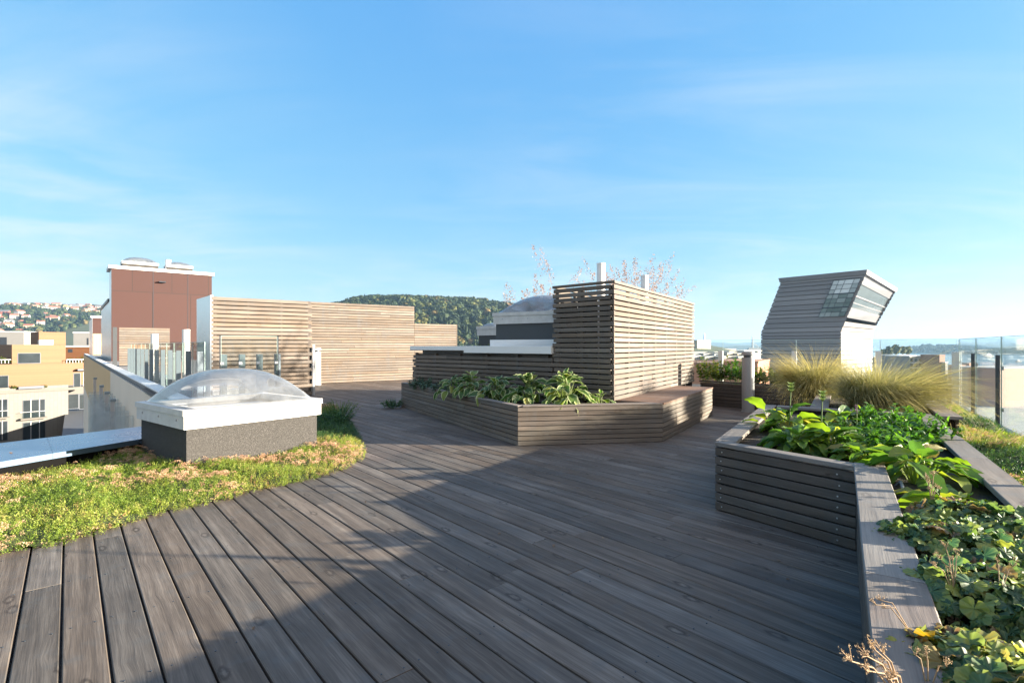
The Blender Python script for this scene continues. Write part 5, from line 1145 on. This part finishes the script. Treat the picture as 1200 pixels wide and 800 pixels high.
# distant ridges over the fjord
far = plain('far_forest', (.030, .050, .030), .95, 0, .3, .004)
hill('far_ridge', [(560, 404), (700, 402.5), (833, 400.5), (845, 401.5), (858, 402.5), (870, 401.2), (893, 400.5), (960, 400), (1030, 398.2), (1048, 397.4), (1070, 398), (1122, 397.8), (1150, 395.6), (1168, 395.2), (1185, 399), (1215, 400), (1300, 396), (1500, 402)], 7200, 5600, far, .6, seed=12)
hill('near_ridge', [(1120, 403), (1132, 402.5), (1146, 403.6), (1162, 405), (1175, 405.8), (1183, 403.5), (1200, 401.3), (1230, 399), (1300, 399), (1420, 404)], 4600, 3700, far, .6, seed=14)
hill('near_ridge', [(800, 407.5), (846, 406.4), (866, 404.6), (880, 404.6), (900, 406), (940, 408)], 4200, 3600, far, .6, seed=15)
Vi = hill('island', [(1052, 413), (1066, 409), (1082, 406.6), (1096, 406.8), (1110, 407.5), (1122, 409.5), (1150, 411.6), (1185, 411), (1200, 410.5), (1240, 412), (1300, 414)], 2350, 1900, M['hillside'], .7, seed=16)
woods('island_woods', 'dark green trees covering the low island across the water', Vi, 1500, 14, .4, .6, (.02, .98), 17, None, 'woodfar')

# ---------------- leaning museum tower
TC, TL, TR_ = np.array((127.5, 200.0)), np.array((108.3, 223.2)), np.array((155.7, 223.4)); TB = TL+TR_-TC
lean = np.array((.638, -.77)); zk, ztop = 6.85, 27.9
def tl(z): return lean*8.2*max(0, (z-zk)/(ztop-zk))
def zr(z): return z if z <= zk else zk+(z-zk)*(23.7-zk)/(ztop-zk)
def tring(z, out=0.0):
    cen = (TC+TL+TR_+TB)/4; r = []
    for c, dr_ in ((TC, False), (TR_, True), (TB, True), (TL, False)):
        d = (c-cen)/np.linalg.norm(c-cen); p = c+tl(z)+d*out; r.append((p[0], p[1], zr(z) if dr_ else z))
    return r
tw = empty('museum_tower', 'grey slatted tower leaning forward at the top with glazed corner', 'tower', loc=(TC[0], TC[1], SEA))
def tmetal():
    s = NT('tower_slats'); rn = s.attr(); st = s.noise(s.map(s.geo(), (.3, .3, .04)), 1, 4, .6); c = s.mix(rn, (.160, .155, .156), (.240, .232, .230)); c = s.mix(s.math('MULTIPLY', st, .4), c, (.20, .19, .195)); s.pbr(c, .6, 0); return s.m
M['tower'] = tmetal(); M['towerglass'] = plain('tower_glazing', (.12, .15, .16), .12, .2, .3, .15, 0, .8); M['towergrey'] = plain('tower_panel', (.16, .17, .185), .5, .2, .1, .2)
gm = G(); z = SEA; bands = []
while z < ztop-.3:
    h = R.choice([1.1, 1.5, 1.8, 2.1]); z1 = min(z+h, ztop); bands.append((z, z1)); z = z1
gd = G(); M['gapgrey'] = plain('gap_grey', (.12, .117, .118), .8)
for z0_, z1_ in bands:
    hb = .13; A = tring(z0_+hb, .0); B = tring(z0_+hb+.1, .60); D = tring(z1_-.08, .40); rn_ = R.random()
    V = A+B+D; idx = []
    right_glazed = z1_ > 12.6
    for q_ in (0, 4):
        for i in range(4):
            if i == 0 and right_glazed: continue
            j = (i+1) % 4; idx.append([q_+i, q_+j, q_+4+j, q_+4+i])
    gm.add(V, idx, None, rn_)
    gd.add(tring(z0_, -.1)+tring(z0_+hb, -.1), [[i, (i+1) % 4, 4+(i+1) % 4, 4+i] for i in range(4) if not (i == 0 and right_glazed)], None, .5)
    gm.add(D+tring(z1_, 0), [[i, (i+1) % 4, 4+(i+1) % 4, 4+i] for i in range(4) if not (i == 0 and right_glazed)], None, 0.)
child(gm, 'slatted_shell', M['tower'], tw); child(gd, 'shadow_gap', M['gapgrey'], tw)
def rface(z0_, z1_, out, m, name):
    gm = G(); a, b = tring(z0_, out), tring(z1_, out); gm.add([a[0], a[1], b[1], b[0]], [[0, 1, 2, 3]]); c = tring(z0_, out-.5), tring(z1_, out-.5)
    gm.add([a[0], a[1], c[0][1], c[0][0]], [[0, 1, 2, 3]]); gm.add([b[0], b[1], c[1][1], c[1][0]], [[0, 1, 2, 3]]); child(gm, name, M[m], tw)
rface(12.2, 16.0, -.5, 'towergrey', 'facade_band'); rface(16.02, 20.0, -.9, 'towerglass', 'window_band'); rface(20.02, 20.5, -.4, 'grey2', 'facade_band'); rface(20.52, 24.6, -.9, 'towerglass', 'window_band'); rface(24.62, ztop, -.5, 'towergrey', 'facade_band')
rface(17.7, 18.0, -.7, 'grey2', 'facade_band')
def lpt(f, z, out): 
    n = np.array((-.77, -.638)); p = TC+(TL-TC)*f+tl(z)+n*out; return (p[0], p[1], z)
gm = G(); q0, q1 = 12.6, 26.6
fs = (.02, .09, .19, .26, .325); zs_ = np.linspace(q0, q1, 9)
for a_ in range(4):
    for b_ in range(8): gm.add([lpt(fs[a_], zs_[b_], .95), lpt(fs[a_+1], zs_[b_], .95), lpt(fs[a_+1], zs_[b_+1], .95), lpt(fs[a_], zs_[b_+1], .95)], [[0, 1, 2, 3]], None, min(1, max(0, (.75 if b_ > 4 else .25)+R.uniform(-.25, .3))))  # upper panes toned paler: white reflections put into their colour
def panes():
    s = NT('corner_glazing'); s.pbr(s.ramp(s.attr(), [(0, (.05, .08, .07)), (.4, (.13, .17, .16)), (.75, (.40, .42, .42)), (1, (.58, .60, .60))]), .18, .2, None, .7); return s.m
M['panereflect'] = panes(); child(gm, 'corner_window', M['panereflect'], tw)
gm = G()
for f in fs: gm.tube([lpt(f, q0, 1.0), lpt(f, q1, 1.0)], .09, 4)
for z_ in np.linspace(q0, q1, 9): gm.tube([lpt(.02, z_, 1.0), lpt(.325, z_, 1.0)], .08 if R.random() < .7 else .2, 4)
child(gm, 'window_grid', M['darksteel'], tw)
gm = G(); a, b = tring(ztop+.02, 1.0), tring(ztop+.02, 1.5); V = a+[(p[0], p[1], p[2]+1.7) for p in b]; gm.add(V, [[i, (i+1) % 4, 4+(i+1) % 4, 4+i] for i in range(4)]+[[3, 2, 1, 0], [4, 5, 6, 7]], None, .9); child(gm, 'roof_slab', M['towergrey'], tw)

# ---------------- town to the left of the tower
brick = plain('brick_orange', (.40, .20, .125), .85, 0, .12, .2); brickd = plain('brick_dark', (.26, .15, .12), .85, 0, .12, .2); pinkpale = plain('pale_pink_render', (.50, .36, .30), .85, 0, .1, .1); pink = plain('pink_render', (.50, .31, .24), .85, 0, .08, .1)
concrete = plain('pale_concrete', (.46, .45, .42), .85, 0, .12, .05); greyb = plain('grey_facade', (.30, .31, .32), .8, 0, .12, .05); olive = plain('olive_facade', (.24, .22, .17), .8, 0, .12, .05); tanb = plain('sand_facade', (.42, .36, .27), .85, 0, .12, .05)
e = farblock('slab_block', 'square sand-grey tower block with a chimney, left of the town roofs', 817, 833, 398.3, 412, 820, tanb, [(x, x+1.2, y, y+1.2) for x in (825, 828, 831) for y in (401, 404, 407)], 22, unit((.8, .6)), roof=olive)
gm = G(); p = at(825.2, 400, 835); gm.cyl(p[:2], 1.1, p[2]-2, at(825, 390.5, 835)[2], 10, .8); child(gm, 'chimney', M['grey'], e)
gm = G(); q0 = ph(817, 405, at(825, 405, 820)[:2], unit((.8, .6)))[0]
items = []
rt = np.random.default_rng(9)
names = ['flat white', 'grey', 'sand-coloured', 'pale concrete']
pl_ = ['at the slatted box corner', 'left of the pale fence post', 'right of the pale fence post', 'behind the bollard top', 'between bollard and tower']
k_ = 0
for row, (yt, yb_, Y) in enumerate(((409.3, 414, 900), (411, 417, 650), (413.5, 421, 480), (417, 426, 330))):
    x = 808+rt.uniform(0, 6)
    while x < 897:
        w_ = rt.uniform(9, 20); m = [M['whitewall'], greyb, tanb, concrete][rt.integers(0, 4)]; nm = {'white_render': 'white', 'grey_facade': 'grey', 'sand_facade': 'sand-coloured', 'pale_concrete': 'pale concrete'}[m.name]
        yt_ = yt+rt.uniform(-.8, 1.2); wn = [(x+w_*.15+i*2.2, x+w_*.15+i*2.2+1.2, yt_+1.4+j*1.9, yt_+2.2+j*1.9) for i in range(max(1, int(w_*.7/2.2))) for j in range(2 if row > 1 else 1)]
        z_ = ('farthest' if row == 0 else 'far' if row == 1 else 'middle' if row == 2 else 'front')
        pos_ = pl_[min(4, int((x+w_/2-808)/18))]
        farblock('town_building', 'low %s building in %s row of town roofs, %s' % (nm, z_, pos_), x, x+w_, yt_, yb_+4, Y, m, wn, 18, unit((.9, .43)), 'town roofs left of the tower', [M['white'], concrete, greyb][rt.integers(0, 3)]); x += w_+rt.uniform(.5, 5)
farblock('brick_building', 'orange brick building with one small dark window, right of the bollard', 888, 901.5, 422, 470, 118, brick, [(890, 893, 431.5, 437)], 7, DR, roof=brick)
farblock('brick_building', 'flat-roofed orange brick building behind the leafy plants, left of the bollard', 845, 861, 424, 470, 135, brick, [], 8, DR, roof=brickd)
farblock('brick_building', 'dark brown brick building between the two orange ones, behind the bollard', 861, 886, 422.5, 470, 150, brickd, [(864, 866, 428, 433)], 9, DR, roof=brickd)
gh = at(826, 405, 140); e = empty('gabled_house', 'brick house with long brown pitched roof beside the slatted box', 'house', loc=(gh[0], gh[1], SEA)); Og = gh[:2]
gm = G(); b_ = fr(Og, unit((.95, -.3)), unit((.3, .95)), -6, 6, -4, 4); gm.ext(b_, SEA, -4.4); child(gm, 'wall', brick, e)
gm = G(); m0, m1 = add(Og, unit((.95, -.3)), -6.2), add(Og, unit((.95, -.3)), 6.2); r_ = [(*b_[0], -4.5), (*b_[1], -4.5), (*m1, -2.6), (*m0, -2.6), (*b_[3], -4.5), (*b_[2], -4.5)]; gm.add(r_, [[0, 1, 2, 3], [3, 2, 5, 4], [0, 3, 4, 4][:4] if False else [1, 5, 2, 2][:4] if False else [0, 1, 2, 3]]); child(gm, 'roof', brickd, e)
# crane ship mast
p = at(882, 405, 1500); e = empty('harbour_crane', 'grey harbour crane mast in front of the teal hills', 'crane', loc=(p[0], p[1], SEA)); gm = G(); gm.tube([(p[0], p[1], SEA), (p[0]-1, p[1], at(0, 394, 1500)[2])], [3, 1.6], 6); child(gm, 'mast', greyb, e); gm = G(); gm.tube([at(882, 402, 1500), at(889, 407, 1500)], [1.2, .8], 5); gm.tube([at(881.8, 398, 1500), at(889, 407, 1500)], [.5, .4], 4); child(gm, 'jib', greyb, e); gm = G(); gm.box((p[0]-14, p[1]-6, SEA), (p[0]+22, p[1]+6, at(0, 407.5, 1500)[2])); child(gm, 'base', concrete, e)
# ---------------- right of the tower
apt = unit((.85, -.5267))
def balc(name, label, x0, x1, y0, y1, Y, rows, cols, mat, a):
    e = farblock(name, label, x0, x1, y0, y1, Y, mat, [], 14, a, 'white balcony blocks right of the tower'); p = at((x0+x1)/2, 405, Y); Of = p[:2]; nn = (a[1], -a[0])
    t0, t1 = ph(x0, 405, Of, a)[0], ph(x1, 405, Of, a)[0]; z1 = at(0, y0, Y)[2]; w_ = (t1-t0)/cols
    for i in range(cols):
        for j in range(rows):
            zz = z1-1.2-(j+1)*2.9; win(e, Of, a, nn, t0+i*w_+w_*.18, t0+i*w_+w_*.72, zz+.6, zz+2.3, 'window', False)
        
    for j in range(rows):
        zz = z1-1.2-(j+1)*2.9; gm = G(); gm.slat(add(add(Of, a, t0+.3), nn, 1.0), add(add(Of, a, t1-.3), nn, 1.0), zz-.1, zz+.15, 1.0, nn, .01); child(gm, 'balcony', M['white'], e)
balc('apartment_block', 'white apartment block with rows of dark balcony windows behind the golden grass', 1066, 1101, 416.5, 462, 300, 5, 7, M['whitewall'], unit((.95, .3)))
balc('apartment_block', 'smaller white apartment block farther back, left of the balcony block', 1054, 1066, 415.5, 450, 360, 4, 3, M['whitewall'], unit((.95, .3)))
farblock('brick_building', 'narrow brown brick building at the right end of the white apartment block', 1101, 1107.5, 415.5, 470, 290, brickd, [], 10, unit((.95, .3)), roof=brickd)
farblock('white_building', 'narrow white building with a flagpole beside the brown brick one', 1107.8, 1110.5, 424, 470, 288, M['whitewall'], [], 10, unit((.95, .3)))
farblock('white_building', 'flat cream building half hidden by the grass tips, right of the tower', 1030, 1052, 418, 440, 420, tanb, [], 15, unit((.95, .3)))
for k_, (px, py, Y, h) in enumerate(((1042, 416, 520, 13), (1050, 415, 540, 15), (1058, 414, 560, 12), (1036, 416, 600, 12), (1064, 414.5, 620, 14))):
    p = at(px, py+4, Y); gm = G(); gm.inst(DEC[k_ % 3], mats4(np.array([[0, 0, 2.]]), np.array([k_*1.3]), np.zeros(1), np.zeros(1), np.array([h*.8])), np.array([.3+.15*k_])); gm2 = G(); gm2.tube([(0, 0, -1), (0, 0, h*.5)], [.5, .25], 6)
    e = empty('park_tree', ['leafy olive-crowned park tree second from the left beyond the white blocks', 'tallest leafy park tree beyond the white blocks', 'low leafy park tree between tallest and rightmost, beyond the white blocks', 'leftmost leafy park tree beyond the white blocks', 'rightmost leafy park tree with yellowed crown, beyond the white blocks'][k_], 'tree', 'park trees by the harbour', loc=(p[0], p[1], p[2]))
    o = gm.build('crown', M['wood']); o.parent = e; o = gm2.build('trunk', M['slat_dark']); o.parent = e
PA = unit((.93, .36))
farblock('pink_building', 'pink rendered harbour building filling the right edge behind the glass fence', 1171, 1235, 430, 476, 262, pinkpale, [], 20, PA)
farblock('pink_building', 'low pink harbour building with small windows and white roof behind the fence', 1140, 1171, 451.5, 471, 285, pink, [(1150+5*i, 1152.6+5*i, 458, 464) for i in range(4)], 14, PA)
farblock('pink_building', 'narrow pink building with one dark window beside the corner fence post', 1125.5, 1131.5, 427.5, 449, 430, pink, [(1127, 1129, 437.5, 444.5)], 9, PA, roof=pink)
farblock('pink_building', 'slim pink tower on the quay between the two fence posts', 1135.8, 1139, 425, 446, 470, pink, [], 6, PA, roof=concrete)
# boats and rocks
def boat(label, px, py, L, h):
    Y = F*(CAMZ-SEA)/(py-HY); p = ((px-CX)/F*Y, Y); e = empty('white_boat', label, 'boat', 'white boats on the fjord', loc=(p[0], p[1], SEA), rz=.2)
    s_ = np.linspace(0, 1, 9); gm = G(); V = []
    for t in s_:
        wd = L*.13*math.sin(math.pi*(.12+.88*t)**.6)**.6 if t < 1 else .05
        V += [((t-.5)*-L, -wd, h*.45), ((t-.5)*-L, -wd*.6, -.3), ((t-.5)*-L, wd*.6, -.3), ((t-.5)*-L, wd, h*.45)]
    idx = [[4*i+j, 4*i+j+1, 4*i+4+j+1, 4*i+4+j] for i in range(8) for j in range(3)]+[[4*i+3, 4*i, 4*i+4, 4*i+7] for i in range(8)]
    gm.add(V, idx); o = gm.build('hull', M['white']); o.parent = e
    gm = G(); gm.ext([(-L*.22, -L*.08), (L*.25, -L*.08), (L*.25, L*.08), (-L*.22, L*.08)], h*.452, h*.85); gm.ext([(-L*.1, -L*.06), (L*.12, -L*.06), (L*.12, L*.06), (-L*.1, L*.06)], h*.851, h*1.15); o = gm.build('cabin', M['white']); o.parent = e
    gm = G(); gm.ext([(-L*.225, -L*.081), (L*.255, -L*.081), (L*.255, L*.081), (-L*.225, L*.081)], h*.6, h*.74); o = gm.build('cabin_window', M['window']); o.parent = e
boat('largest white boat on the open water, seen between the fence posts', 1169.5, 427, 16, 7)
boat('small white boat near the right edge of the picture, on the open water', 1193, 424, 14, 4)
boat('white boat near the island shore, seen above the fence posts', 1158, 418, 34, 9)
boat('white boat moored at the quay below the breakwater', 1167, 446, 14, 4)
for i in range(9):
    p = gr(1151+i*2.1+R.uniform(-.5, .5), 439+R.uniform(-.4, .8), SEA); gm = G(); gm.inst(DEC[i % 3], mats4(np.array([[0, 0, -2.]]), np.array([i*1.]), np.zeros(1), np.zeros(1), np.array([[9, 6, R.uniform(4, 6)]])), np.array([.1])); o = gm.build('shore_rock', olive, None, True); o.location = (p[0], p[1], SEA); tag(o, 'dark rock in the little breakwater off the quay', 'rock', 'breakwater rocks')

# ---------------- air
g = G(); g.box((-9500, -3500, SEA-1.4), (9500, 16500, 190)); hz = g.build('haze', None or bpy.data.materials.new('haze_air')); tag(hz, 'thin pale air over town and fjord', None, None, 'stuff')
m = bpy.data.materials['haze_air']; m.use_nodes = True; m.node_tree.nodes.clear(); om = m.node_tree.nodes.new('ShaderNodeOutputMaterial'); pv = m.node_tree.nodes.new('ShaderNodeVolumePrincipled'); pv.inputs['Color'].default_value = (.34, .56, .82, 1); pv.inputs['Density'].default_value = .00011; pv.inputs['Anisotropy'].default_value = .2
m.node_tree.links.new(pv.outputs[0], om.inputs['Volume'])
